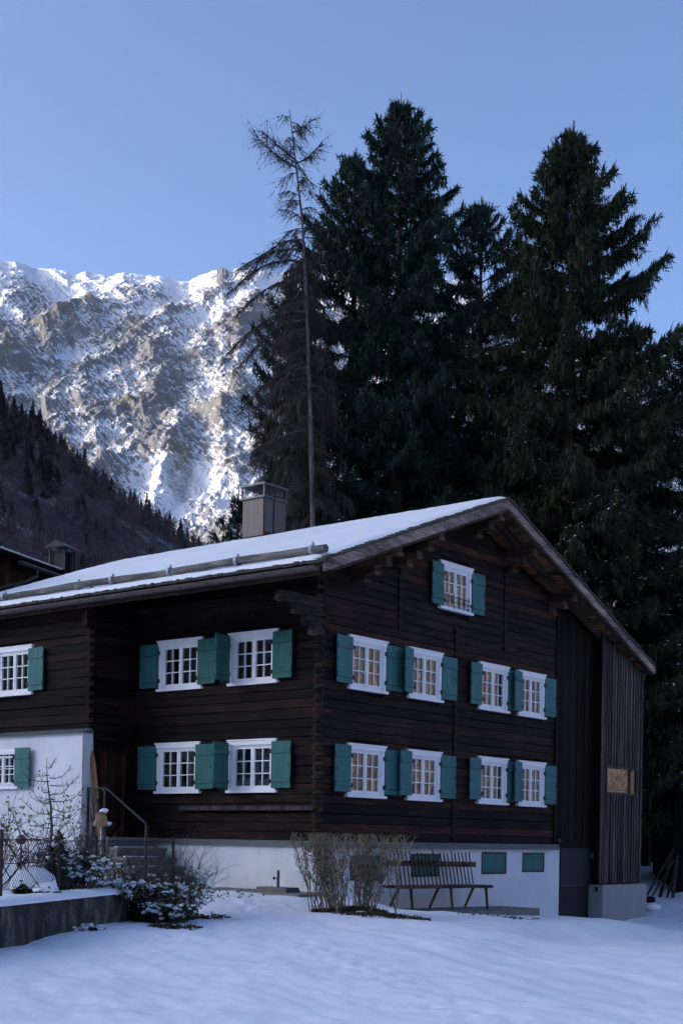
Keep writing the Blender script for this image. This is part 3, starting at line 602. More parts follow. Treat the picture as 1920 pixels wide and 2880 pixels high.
# windows
def window(o, u, n_, w=1.36, h=1.22, bars=False, plain_=False, cur=((.0, .22), (.78, 1.0)), lace=False):
    fr = MB(); B = lambda a0, a1, b0, b1, z0, z1, mi=0: fr.fbox(o, u, n_, a0, a1, b0, b1, z0, z1, mi, .5)
    B(0, .10, -.02, .055, .06, h-.13); B(w-.10, w, -.02, .055, .06, h-.13)
    B(.10, .135, -.05, .035, .06, h-.13); B(w-.135, w-.10, -.05, .035, .06, h-.13)
    if not plain_: B(-.03, w+.03, -.02, .075, h-.13, h-.03); B(-.05, w+.05, -.02, .095, h-.03, h); B(.10, w-.10, -.05, .04, h-.165, h-.13)
    else: B(0, w, -.02, .06, h-.13, h)
    z0, z1 = .06, h-.165; m_ = w/2
    B(.135, w-.135, -.05, .035, z0, z0+.04)
    for a, b in ((.135, m_-.006), (m_+.006, w-.135)):
        B(a, a+.05, -.05, .02, z0+.04, z1); B(b-.05, b, -.05, .02, z0+.04, z1); B(a+.05, b-.05, -.05, .02, z0+.04, z0+.10); B(a+.05, b-.05, -.05, .02, z1-.05, z1)
        B((a+b)/2-.011, (a+b)/2+.011, -.045, .012, z0+.10, z1-.05)
        for k in (1, 2):
            zz = z0+.10+(z1-.05-z0-.10)*k/3; B(a+.05, b-.05, -.045, .010, zz-.011, zz+.011)
    B(m_-.02, m_+.02, -.04, .032, z0+.04, z1)
    # the room behind
    B(.1, w-.1, -.9, -.88, .0, h-.05, 1); B(.08, .12, -.88, -.06, .0, h-.05, 1); B(w-.12, w-.08, -.88, -.06, .0, h-.05, 1); B(.12, w-.12, -.88, -.06, .02, .06, 1); B(.12, w-.12, -.88, -.06, h-.09, h-.05, 1)
    f_o = fr.build('window', ['white', 'glassdark'], house)
    s_ = MB(); s_.fbox(o, u, n_, -.05, w+.06, -.02, .10, 0, .06, 0, .5); s_.build('sill', ['white'], f_o, base=(0, 0, 0)).location = (0, 0, 0)
    g_ = MB(); P = lambda a, b, z: np.array([o[0]+u[0]*a+n_[0]*b, o[1]+u[1]*a+n_[1]*b, o[2]+z])
    for a, b in ((.185, m_-.056), (m_+.056, w-.185)):
        g_.add([P(a, -.02, z0+.1), P(b, -.02, z0+.1), P(b, -.02, z1-.05), P(a, -.02, z1-.05)], [(0, 1, 2, 3)])
    g_.build('pane', ['glass'], f_o)
    c_ = MB(); W_ = w-.28
    for (a, b) in cur:
        k = max(3, int((b-a)*W_/.035)); xs = np.linspace(.14+a*W_, .14+b*W_, k)
        for i in range(k-1):
            d0 = -.12-.02*(i % 2); d1 = -.12-.02*((i+1) % 2)
            c_.add([P(xs[i], d0, .1), P(xs[i+1], d1, .1), P(xs[i+1], d1, h-.15), P(xs[i], d0, h-.15)], [(0, 1, 2, 3)], 0)
    if lace:
        zt_ = .36 if not bars else .72; c_.add([P(.14, -.10, .1), P(w-.14, -.10, .1), P(w-.14, -.10, zt_), P(w*.6, -.10, zt_*.8), P(w*.4, -.10, zt_), P(.14, -.10, zt_*.9)], [(0, 1, 2, 3, 4, 5)], 1)
    c_.build('curtain', ['curtain', 'lace'], f_o)
    if bars:
        b_ = MB()
        for k in range(6): a = .12+(w-.24)*k/5; b_.tube([P(a, .06, .03), P(a, .06, bars)], .010, 5)
        for k in range(3): zz = .12+(bars-.2)*k/2; b_.tube([P(.06, .06, zz), P(w-.06, .06, zz)], .010, 5)
        b_.build('window_bars', ['white' if plain_ else 'ironblue'], f_o)
    return f_o
UX, NX = (1, 0), (0, -1); UY, NY = (0, -1), (-1, 0)
CUR = [((.03, .12), (.30, .42), (.60, .70), (.88, .97)), ((.02, .2), (.42, .58), (.8, .98)), ((.0, .30), (.7, 1)), ((.04, .14), (.86, .96))]
for i, (x, z) in enumerate(GW): window((x, -.0, z), UX, NX, cur=CUR[(i*3) % 4] if i != 7 else CUR[3])
window((4.53, 0, 7.29), UX, NX, 1.36, 1.18, bars=.42, cur=((0, .08), (.92, 1)), lace=True)
for i, (y, z) in enumerate(SW): window((0, y, z), UY, NY, 1.42, 1.22, cur=CUR[(i+1) % 3], lace=(i == 0))
window((-1.45, 9.36, 5.04), UY, NY, 1.40, 1.24, cur=CUR[1])
window((-1.80, 9.2, 2.70), UY, NY, 1.2, .98, plain_=True, bars=.95, cur=())
# shutters
def shutter(h, u, n_, sgn, deg, w=.62, ht=1.05, tone=None):
    if tone is None: tone = random.uniform(.45, .9)
    c, s_ = math.cos(math.radians(deg)), math.sin(math.radians(deg))
    du = np.array([u[0]*sgn*c+n_[0]*s_, u[1]*sgn*c+n_[1]*s_]); dn = np.array([n_[0]*c-u[0]*sgn*s_, n_[1]*c-u[1]*sgn*s_])
    m_ = MB(); t = random.random() if tone is None else tone; k = 3
    for j in range(k): m_.fbox(h, du, dn, w*j/k+.002, w*(j+1)/k-.002, 0, .028, 0, ht, 0, t)
    m_.fbox(h, du, dn, .0, w, .008, .020, .01, ht-.01, 0, t*.8)
    for z in (.13, ht-.27): m_.fbox(h, du, dn, .02, w-.01, .028, .046, z, z+.10, 0, t); m_.fbox(h, du, dn, .0, w, .0275, .0300, z-.012, z, 1); m_.fbox(h, du, dn, .0, w, .0275, .0300, z+.10, z+.106, 1)  # thin black strips at each ledge are painted shadow lines
    for z in (.17, ht-.21):
        m_.fbox(h, du, dn, -.06, .0, .0, .04, z, z+.03, 1); m_.fbox(h, du, dn, -.05, -.02, .0, .05, z-.06, z+.02, 1)
    m_.fbox(h, du, dn, w*.47, w*.50, -.02, .03, -.03, .0, 1); m_.fbox(h, du, dn, w*.90, w*.92, .028, .04, ht*.45, ht*.52, 1)
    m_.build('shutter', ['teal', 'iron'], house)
GS = {0: (3, 3), 1: (10, 2), 2: (3, 2), 3: (12, 3), 4: (4, 2), 5: (18, 2), 6: (3, 2), 7: (12, 2)}
for i, (x, z) in enumerate(GW):
    a, b = GS[i]; w = .62 if i % 4 < 2 else .56
    shutter((x+.075, -.06 if a < 8 else -.10, z+.11), UX, NX, -1, a, w); shutter((x+1.36, -.05, z+.10), UX, NX, 1, b, w)
shutter((4.60, -.07, 7.36), UX, NX, -1, 5, .55, 1.02); shutter((5.90, -.05, 7.36), UX, NX, 1, 2, .55, 1.02)
for i, (y, z) in enumerate(SW):
    near = y < 4
    shutter((-.08 if near else -.05, y+.01, z+.10), UY, NY, -1, 101 if (near and z > 4) else (99 if near else 3), .60, tone=.30 if z > 4 else .65); shutter((-.06, y-1.33, z+.10), UY, NY, 1, 3, .60, tone=.0 if z > 4 else .15)  # side shutters: same paint, lower tone colours in the weaker sky light
shutter((-1.51, 9.36-1.31, 5.13), UY, NY, 1, 3, .60); shutter((-1.51, 9.42, 5.13), UY, NY, -1, 3, .60)
shutter((-1.85, 8.08, 2.72), UY, NY, 1, 3, .60, .98)
# corbelled brackets: gable-wall logs running out under the eaves and purlin ends under the verge
mb = MB()
zb = [6.05, 6.24, 6.44, 6.64, 6.84]; ex = [.35, .60, .95, 1.45, 1.68]
for i in range(4):
    mb.box(-ex[i], .0, -.13, .06, zb[i], zb[i+1]-.008, 0); mb.box(-ex[i]-.03, -ex[i]+.12, -.10, .03, zb[i]-.03, zb[i]+.05, 0)
mb.build('eave_bracket', ['bracket'], house)
mb = MB()
for i in range(4): mb.box(-1.45-.25*(i > 1), -1.40, 5.70, 5.86, zb[i]+.1, zb[i+1]+.09, 0)
mb.build('eave_bracket', ['logside'], house)
for x in (1.15, 2.9, 5.72, 7.55, 9.9):
    m2 = MB(); top = rz(x)-.30; yf = float(yfront(x))+.14
    for i, (d, h_) in enumerate(((0, .20), (.30, .18), (.62, .17), (.90, .15))):
        if yf+d > -.12: break
        m2.box(x-.10, x+.10, yf+d, .0, top-sum((.20, .18, .17, .15)[:i+1]), top-sum((.20, .18, .17, .15)[:i]), 0)
        m2.box(x-.115, x+.115, yf+d-.02, yf+d+.10, top-sum((.20, .18, .17, .15)[:i+1])-.02, top-sum((.20, .18, .17, .15)[:i+1])+.06, 0, .9)
    m2.build('purlin_bracket', ['rafter'], house)
# ---- roof
roof = thing('roof', 'x', 'x'); del roof['label']; del roof['category']; roof.parent = house
def roofslab(mb, x0, x1, o0, o1, yb, k=16, mi=0, off_y=0.0):
    xs = np.linspace(x0, x1, k+1)
    for a, b in zip(xs[:-1], xs[1:]):
        ya, yb_ = float(yfront(a))+off_y, float(yfront(b))+off_y
        mb.hexa([(a, ya, rz(a)+o0), (b, yb_, rz(b)+o0), (b, yb, rz(b)+o0), (a, yb, rz(a)+o0), (a, ya, rz(a)+o1), (b, yb_, rz(b)+o1), (b, yb, rz(b)+o1), (a, yb, rz(a)+o1)], mi, .5)
mb = MB()
# soffit boards run along y between the rafters: build as laid boards
for x0, x1 in ((EL+.02, RX), (RX, ER-.02)):
    n_ = int((x1-x0)/.19); xs = np.linspace(x0, x1, n_+1)
    for i, (a, b) in enumerate(zip(xs[:-1], xs[1:])):
        o_ = -.15-.012*(i % 2)
        mb.hexa([(a+.004, float(yfront(a))+.03, rz(a)+o_), (b-.004, float(yfront(b))+.03, rz(b)+o_), (b-.004, YB-.05, rz(b)+o_), (a+.004, YB-.05, rz(a)+o_),
                 (a+.004, float(yfront(a))+.03, rz(a)-.10), (b-.004, float(yfront(b))+.03, rz(b)-.10), (b-.004, YB-.05, rz(b)-.10), (a+.004, YB-.05, rz(a)-.10)], 0)
mb.build('soffit_boards', ['soffit'], roof)
mb = MB()
roofslab(mb, EL, RX, -.098, -.04, YB, 2); roofslab(mb, RX, ER, -.098, -.04, YB, 2)
# shingle ends along the verges and eave
for x0, x1 in ((EL, RX), (RX, ER)):
    xs = np.linspace(x0, x1, 46 if x1 == RX else 52)
    for a, b in zip(xs[:-1], xs[1:]):
        y_ = float(yfront((a+b)/2))-.05-random.uniform(0, .03); t_ = random.uniform(-.01, .015)
        lo = -.038; za, zb_ = (rz(a), rz(b))
        mb.hexa([(a, y_, za+lo), (b+.02, y_, zb_+lo), (b+.02, y_+.35, zb_+lo), (a, y_+.35, za+lo), (a, y_, za+.02+t_), (b+.02, y_, zb_+.0+t_), (b+.02, y_+.35, zb_+.0+t_), (a, y_+.35, za+.02+t_)], 0)
y = -1.65
while y < YB:
    w = random.uniform(.08, .16); d = random.uniform(.02, .08)
    for k in range(2): mb.box(EL-d-.02+.05*k, EL+.3, y, y+w-.006, rz(EL)-.085+.04*k, rz(EL)-.05+.045*k+random.uniform(0, .01), 0)
    y += w
mb.build('shingles', [M['shingle'] if 'shingle' in M else 'rafter'], roof)
# rafters pair and barge boards
mb = MB()
def verge(mb, x0, x1, dy, w, o0, o1, mi=0, k=12):
    xs = np.linspace(x0, x1, k+1)
    for a, b in zip(xs[:-1], xs[1:]):
        ya, yb_ = float(yfront(a))+dy, float(yfront(b))+dy
        mb.hexa([(a, ya, rz(a)+o0), (b, yb_, rz(b)+o0), (b, yb_+w, rz(b)+o0), (a, ya+w, rz(a)+o0), (a, ya, rz(a)+o1), (b, yb_, rz(b)+o1), (b, yb_+w, rz(b)+o1), (a, ya+w, rz(a)+o1)], mi, .5)
verge(mb, EL, RX, -.03, .05, -.27, -.045); verge(mb, RX, ER, -.03, .05, -.25, -.045)
mb.build('barge_board', ['verge'], roof)
mb = MB(); verge(mb, EL+.3, RX, .03, .10, -.34, -.16); verge(mb, RX, ER-.2, .03, .10, -.30, -.16)
verge(mb, RX, ER-1.9, .52, .13, -.36, -.17); verge(mb, .6, RX, .52, .13, -.36, -.17)
mb.build('rafter', ['rafter'], roof)
# snow blanket, thin, with an irregular rim
def snowsheet():
    xs = np.concatenate([np.linspace(EL-.03, RX, 90), np.linspace(RX, ER, 70)[1:]]); ys = np.linspace(-1.62, YB, 260)
    Xg, Yg = np.meshgrid(xs, ys, indexing='ij'); yf = np.interp(Xg, [EL, RX, ER], [-1.6, -1.15, -.62])+np.where(Xg < RX, .16, .02)+.05*fbm(Xg*3, Xg*0+2, 3, 61)
    tt = (Yg-(-1.62))/(YB+1.62); Yn = yf+tt*(YB-yf)
    zz = np.vectorize(rz)(Xg); n1 = fbm(Xg*.5, Yn*.35, 4, 66)
    thick = .085+.04*n1+.02*fbm(Xg*3, Yn*3, 3, 67)
    edge = np.minimum(np.clip((Yn-yf)/.25, 0, 1), 1)*np.clip((Xg-EL+.03)/.16, 0, 1)**.5
    thick = thick*edge**.6
    crack = np.exp(-((Xg-(1.65+.12*fbm(Yn*.9, Yn*0, 3, 70)))/.11)**2)*np.clip(fbm(Yn*1.4, Yn*0+4, 3, 71)*6-.15, 0, 1)*(Yn < 5)
    right = Xg > RX+.15; thick = np.where(right, thick*(.35+1.2*np.clip(fbm(Xg*2, Yn*2, 3, 72)+.2, 0, 1)), thick)
    thick = thick*(1-crack*1.35)
    top = np.stack([Xg, Yn, zz-.004+thick], -1)
    me = grid_object('roof_snow', top, M['roofsnow']); return me
def shmat():
    m, n, b = newmat('old wooden shingles'); f = noise(n, coords(n, (3, 3, 3)), 4, 6, .7); t = attr(n)
    c = ramp(n, f, [(.3, (.018, .017, .015)), (.6, (.06, .055, .045)), (.8, (.11, .11, .075))])
    link(n, c, b, 'Base Color'); b.inputs['Roughness'].default_value = .9; return m
M['shingle'] = shmat()
for o in bpy.data.objects:
    if o.name == 'shingles': o.data.materials[0] = M['shingle']
sn = snowsheet(); sn.parent = roof
# snow guard pole, its clamps
mb = MB(); px_, pz_ = -1.55, rz(-1.55)+.17
pts = [(px_+.02*math.sin(y*.7), y, pz_+.015*math.sin(y*1.3)) for y in np.linspace(-1.42, 12.6, 24)]
mb.tube(pts, [.085+.006*math.sin(i*2.1) for i in range(24)], 12, 0, .5)
pg = mb.build('snow_guard_pole', ['pole'], roof, smooth=False)
for y in (-1.05, 1.05, 3.1, 5.0, 6.2, 9.0, 11.6):
    mb = MB(); mb.tube([(px_, y-.035, pz_), (px_, y+.035, pz_)], .108, 12, 0); mb.box(px_-.02, px_+.02, y-.03, y+.03, pz_-.25, pz_-.08, 0); mb.box(px_-.03, px_+.5, y-.025, y+.025, rz(px_)+.03, rz(px_)+.05, 0)
    mb.box(px_-.01, px_+.03, y-.02, y+.02, pz_+.10, pz_+.16, 0); mb.build('pole_clamp', ['galv'], roof)
# gutter: half pipe along the left eave
mb = MB(); gx, gz_ = EL-.10, 7.07
ys = np.concatenate([[-1.52], np.arange(-1.3, 12.8, .9)])
prof_ = [(gx+.085*math.cos(a), gz_+.085*math.sin(a)) for a in np.linspace(math.pi, 2*math.pi, 9)]
for i in range(8):
    a, b = prof_[i], prof_[i+1]
    mb.add([(a[0], -1.5, a[1]), (b[0], -1.5, b[1]), (b[0], 12.8, b[1]), (a[0], 12.8, a[1])], [(0, 1, 2, 3)], 0, .5)
mb.add([(p[0], -1.5, p[1]) for p in prof_], [tuple(range(9))], 0, .5)
mb.tube([(gx-.09, -1.5, gz_+.004), (gx-.09, 12.8, gz_+.004)], .012, 6, 0, .6)
y = -1.0
while y < 12.5:
    for a, b in zip(prof_[:-1], prof_[1:]):
        ca = lambda p, k: (gx+(p[0]-gx)*k, gz_+(p[1]-gz_)*k)
        A, B_ = ca(a, 1.09), ca(b, 1.09); mb.add([(A[0], y, A[1]), (B_[0], y, B_[1]), (B_[0], y+.03, B_[1]), (A[0], y+.03, A[1])], [(0, 1, 2, 3)], 1, .1)
    y += .82
mb.box(gx+.10, gx+.13, -1.5, 12.8, 6.92, 7.18, 2, .2)
gut = mb.build('gutter', ['copper', 'iron', 'rafter'], roof)
mb = MB(); gx2 = ER+.08; z2 = rz(ER)-.16
mb.tube([(gx2, -.58, z2), (gx2, 12.6, z2)], .075, 8, 0); mb.tube([(gx2, -.3, z2), (gx2-.02, -.25, z2-.12), (15.07, -.22, z2-.35), (15.07, -.22, z2-.5)], .045, 8, 0)
mb.box(14.9, ER+.02, -.62, -.56, z2-.06, z2+.0, 1); mb.build('downpipe', ['copper', 'rafter'], roof)
# chimney on the ridge
mb = MB(); cx0, cx1, cy0, cy1 = 5.70, 6.63, 6.85, 7.66; ct = 11.24
mb.box(cx0, cx1, cy0, cy1, 9.7, ct, 0, .5)
for yy in (cy0,): mb.box(cx0+.40, cx0+.43, cy0-.02, cy0, 9.8, ct-.02, 1)
mb.box(cx0-.012, cx0+.02, cy0-.012, cy0+.02, 9.8, ct-.01, 1); mb.box(cx0-.03, cx0, cy0-.02, cy1+.02, 9.8, 10.17, 2); mb.box(cx0, cx1+.02, cy0-.03, cy0, 9.8, 10.27, 2)
mb.box(cx0-.05, cx1+.05, cy0-.05, cy1+.05, ct, ct+.055, 3)
for x in (cx0-.03, cx1+.0):
    for y in (cy0-.03, cy1): mb.box(x, x+.035, y, y+.035, ct+.055, ct+.36, 3)
mb.tube([(6.1, 7.25, ct+.05), (6.1, 7.25, ct+.14), (6.1, 7.25, ct+.16)], [.16, .15, .08], 10, 3)
mb.hexa([(cx0-.06, cy0-.06, ct+.36), (cx1+.06, cy0-.06, ct+.36), (cx1+.06, cy1+.06, ct+.36), (cx0-.06, cy1+.06, ct+.36), (cx0-.06, cy0-.06, ct+.41), (cx1+.06, cy0-.06, ct+.41), (cx1+.06, cy1+.06, ct+.41), (cx0-.06, cy1+.06, ct+.41)], 3)
mb.build('chimney', ['chimney', 'rust', 'rafter', 'greycap'], roof)
# ---- annex: dark front boards, side strip, battened projecting front, concrete plinth
mb = MB(); x = 10.3
while x < 12.40:
    w = min(random.uniform(.17, .24), 12.41-x); zt = rz(x+w)-.19
    mb.box(x+.004, x+w-.004, -.012-random.uniform(0, .012), .05, 1.60, zt, 0); x += w
mb.box(10.22, 10.36, -.06, .0, 1.55, rz(10.3)-.2, 0, .6)
mb.box(10.45, 12.41, -.05, .05, 1.46, 1.60, 0, .2)
mb.build('board_wall', ['board'], house)
mb = MB(); y = -.30
while y < -.02:
    w = .10; mb.box(12.385+random.uniform(0, .01), 12.44, y+.003, y+w-.003, .42, rz(12.4)-.19, 0); y += w
mb.box(12.44, 15.0, -.26, -.20, .42, rz(15.0)-.19, 0, .1)
poly = [(12.44, -.26, rz(15.0)-.19), (15.0, -.26, rz(15.0)-.19), (12.44, -.26, rz(12.44)-.19)]; mb.prism(poly, (0, .06, 0), 0, .1)
mb.build('annex_wall', ['board'], house)
m3 = MB(); x = 12.42; wx0, wx1, wz0, wz1 = 12.74, 14.55, 3.10, 3.80
while x < 14.9:
    w = random.uniform(.085, .115); p = random.uniform(.03, .05)
    mid = x+w/2
    if wx0-.02 < mid < wx1+.02: m3.box(x, x+w, -.26-p, -.26, .44, wz0-.05, 0); m3.box(x, x+w, -.26-p, -.26, wz1+.05, rz(x+w)-.2, 0)
    else: m3.box(x, x+w, -.26-p, -.26, .44, rz(x+w)-.2, 0)
    x += w+random.uniform(.05, .075)
m3.box(14.92, 15.04, -.31, -.10, .44, rz(15.0)-.2, 0)
m3.build('batten', ['batten'], house)
mb = MB(); 
mb.box(wx0-.04, wx1+.04, -.35, -.26, wz1, wz1+.06, 0); mb.box(wx0-.04, wx1+.04, -.35, -.26, wz0-.06, wz0, 0); mb.box(wx0-.04, wx0, -.35, -.26, wz0, wz1, 0); mb.box(wx1, wx1+.04, -.35, -.26, wz0, wz1, 0)
mb.box(wx0, wx1, -.268, -.262, wz0, wz1, 3); mb.box(wx1-.26, wx1-.02, -.31, -.27, wz0, wz1, 2); mb.box(wx1-.50, wx1-.28, -.29, -.27, wz0, wz1, 1)  # brown planks added behind the glass in place of its warm reflection
M['backing'] = woodmat('warm reflection planks', (.003, .002, .002), (.018, .012, .010), (.09, .065, .05), (2.2, 2.2, 1.1)); aw = mb.build('window', ['batten', 'glassdark', 'ski', 'backing'], house)
g_ = MB(); g_.add([(wx0, -.32, wz0), (wx1-.50, -.32, wz0), (wx1-.50, -.32, wz1), (wx0, -.32, wz1)], [(0, 1, 2, 3)]); g_.build('pane', ['glass'], aw)
mb = MB(); mb.box(10.66, 12.40, -.03, .05, .37, 1.46, 0, .5); mb.box(10.66, 10.78, -.03, .05, -1.1, .37, 0, .5); mb.box(10.66, 12.40, -.05, -.03, .355, .385, 2); mb.box(10.78, 12.36, .0, .05, -1.1, .37, 1)
mb.build('cellar_door', ['bluesteel', 'bluesteel2', 'ironblue'], house)
mb = MB(); mb.box(12.37, 15.18, -.45, .6, -1.5, .40, 0, .5); mb.box(12.33, 12.37, -.30, -.22, .22, .34, 1)
mb.build('concrete_plinth', ['concrete', 'iron'], house)
mb = MB(); mb.box(12.30, 12.40, -.16, -.04, 1.12, 1.34, 0); mb.box(12.28, 12.30, -.14, -.06, 1.16, 1.30, 1); mb.build('wall_lamp', ['iron', 'greycap'], house)
mb = MB(); mb.blob((10.42, -.12, 1.66), (.05, .05, .05), 0, jit=0); mb.build('spotlight', ['greycap'], house)
# front door in the return wall
mb = MB(); k = 6
for j in range(k): mb.box(-1.20+j*.152+.002, -1.20+(j+1)*.152-.002, 5.84, 5.90, 1.6, 3.62, 0)
mb.box(-1.30, -1.20, 5.74, 5.90, 1.6, 3.72, 1); mb.box(-.29, -.19, 5.74, 5.90, 1.6, 3.72, 1); mb.box(-1.30, -.19, 5.73, 5.90, 3.62, 3.74, 1)
dr = mb.build('door', ['doorwood', 'board'], house)
mb = MB(); mb.tube([(-.36, 5.80, 2.62), (-.36, 5.77, 2.62), (-.46, 5.77, 2.62)], .012, 6, 0); mb.build('handle', ['iron'], dr)
# long ledge plank fixed under the side windows
mb = MB(); mb.box(-.14, -.03, .02, 4.15, 2.22, 2.32, 0, .3)
mb.build('ledge_plank', ['batten'], house)
# ================================================================ STEPS, RAIL, SKIS
steps = thing('entrance_steps', 'mossy stone steps with dark iron handrail climbing to the farmhouse door', 'steps', (-.8, 4.5, .4))
mb = MB()
for k in range(5):
    z1 = .68+k*.215; y0 = 3.68+k*.33
    if k == 4: z1 = 1.56
    mb.box(-1.62+.02*k, -.02, y0, 5.70, z1-.23, z1-.07, 0); mb.box(-1.66+.02*k, -.02, y0-.04, 5.70, z1-.07, z1, 0)
mb.box(-1.62, -.02, 4.0, 5.70, -.2, .6, 0); mb.build('tread', ['stone'], steps)
mb = MB()
for k in range(4):
    z1 = .68+k*.215; y0 = 3.64+k*.33; mb.box(-1.6, -.9+.15*k, y0+.01, y0+.14, z1+.004, z1+.018, 0)
mb.build('snow', ['snow'], steps)
mb = MB(); rx = -1.66
mb.beam((rx, 5.60, 1.0), (rx, 5.60, 2.70), .045, .045); mb.beam((rx, 5.02, 1.0), (rx, 5.02, 2.69), .045, .045); mb.beam((rx, 3.62, .5), (rx, 3.62, 1.90), .045, .045)
mb.beam((rx, 5.62, 2.70), (rx, 4.98, 2.70), .045, .04); mb.beam((rx, 4.98, 2.70), (rx, 3.62, 1.88), .045, .04)
mb.build('handrail', ['ironblue'], steps)
sk_ = thing('skis', 'pair of old wooden skis leaning upright beside the farmhouse door', 'skis', (-1.4, 5.4, 1.56))
for dx_ in (0, .075):
    mb = MB(); pts = []
    for t in np.linspace(0, 1, 16):
        z = 1.57+2.12*t; yy = 5.30+.36*t+dx_; bend = 0 if t < .84 else ((t-.84)/.16)**1.6*.16
        w_ = .045-.008*math.sin(t*math.pi)+(0 if t < .94 else -(t-.94)*.5); pts.append((np.array([-1.50-dx_*.3, yy+bend, z]), w_))
    for (p, w0), (q, w1) in zip(pts[:-1], pts[1:]):
        a = np.array([-.25, 1, 0])/1.03; nn = np.array([1, .25, 0])*.012
        mb.hexa([p-a*w0-nn, p+a*w0-nn, p+a*w0+nn, p-a*w0+nn, q-a*w1-nn, q+a*w1-nn, q+a*w1+nn, q-a*w1+nn], 0, .5)
    if dx_ == 0:
        mb.box(-1.56, -1.48, 5.38, 5.46, 2.36, 2.46, 1); mb.box(-1.55, -1.50, 5.36, 5.43, 2.05, 2.36, 1)
    mb.build('ski', ['ski', 'iron'], sk_)
pl_ = thing('ski_poles', 'two thin bamboo ski poles leaning left of the wooden skis', 'ski poles', (-1.5, 5.6, 1.56))
for d in (0, .10):
    mb = MB(); a = np.array([-1.55, 5.52-d, 1.57]); b = np.array([-1.50, 5.84-d, 2.93]); mb.tube([a, b], .010, 5, 0, .7); mb.tube([a+(b-a)*.9, b+(b-a)*.02], .016, 6, 1)
    c = a+(b-a)*.06; mb.tube([c+np.array([.05*math.cos(t), .05*math.sin(t), 0]) for t in np.linspace(0, 6.28, 9)], .004, 4, 1); mb.build('pole', ['ski', 'iron'], pl_)
# ================================================================ BENCH, PLATFORM, PARASOL BASE
plat = MB(); plat.hexa([(1.2, -1.5, -.5), (7.55, -1.2, -.5), (7.55, -.02, -.5), (1.2, -.02, -.5), (1.2, -1.5, .0), (7.55, -1.2, -.09), (7.55, -.02, -.08), (1.2, -.02, .01)], 0, .5)
po = plat.build('stone_platform', ['stone'], base=(4, -.8, -.1)); tag(po, 'low stone slab platform under the bench along the white base wall', 'platform')
bench = thing('bench', 'long rustic wooden bench with spindle back on the stone platform', 'bench', (4, -.7, .0))
mb = MB(); mb.hexa([(1.86, -1.02, .50), (5.60, -1.02, .46), (5.60, -.42, .46), (1.86, -.42, .50), (1.86, -1.02, .57), (5.60, -1.02, .53), (5.60, -.42, .53), (1.86, -.42, .57)], 0, .6)
mb.build('seat', ['bench'], bench)
for x, z in ((2.25, .0), (3.87, -.02), (5.40, -.05)):
    m2 = MB(); m2.tube([(x+.03, -.92, .50), (x, -1.0, z-.02)], [.038, .03], 8, 0); m2.build('leg', ['benchleg'], bench)
    m2 = MB(); m2.tube([(x+.12, -.52, .50), (x-.05, -.36, z-.0)], [.038, .03], 8, 0); m2.build('leg', ['benchleg'], bench)
rl = MB(); rl.beam((2.12, -.36, 1.07), (5.80, -.36, 1.02), .05, .13, 0, .7); rl.build('back_rail', ['bench'], bench)
hts = [1.38, 1.36, 1.37, 1.36, 1.36, 1.28, 1.32, 1.31, 1.29, 1.27, 1.39, 1.28, 1.31, 1.31, 1.30, 1.35, 1.30, 1.33, 1.33, 1.33, 1.33]
for i, ht in enumerate(hts):
    x = 2.35+i*.158; m2 = MB(); m2.tube([(x+.04, -.47, .54), (x-.01, -.36, ht-.0)], .017, 6, 0); m2.build('spindle', ['bench'], bench)
pb = thing('parasol_base', 'dark parasol base with upright tube standing on the path', 'parasol base', (-.6, .58, .42))
mb = MB(); mb.hexa([(-.85, .12, .40), (-.35, .12, .40), (-.35, 1.04, .40), (-.85, 1.04, .40), (-.81, .16, .53), (-.39, .16, .53), (-.39, 1.0, .53), (-.81, 1.0, .53)], 0, .4); mb.build('plate', ['iron'], pb)
mb = MB(); mb.tube([(-.6, .57, .52), (-.6, .57, .90)], .032, 10, 0); mb.build('tube', ['greycap'], pb)
mb = MB(); mb.tube([(-.6, .60, .72), (-.6, .67, .72)], .012, 6, 0); mb.blob((-.6, .69, .72), (.03, .02, .04), 0, jit=0); mb.build('knob', ['iron'], pb)
slab = MB(); slab.hexa([(-1.05, -.4, .15), (-.02, -.4, .15), (-.02, 3.66, .2), (-.95, 3.66, .2), (-1.05, -.4, .415), (-.02, -.4, .425), (-.02, 3.66, .45), (-.95, 3.66, .44)], 0, .5)
so_ = slab.build('path', ['stone'], base=(-.5, 1.5, .3)); so_['kind'] = 'structure'
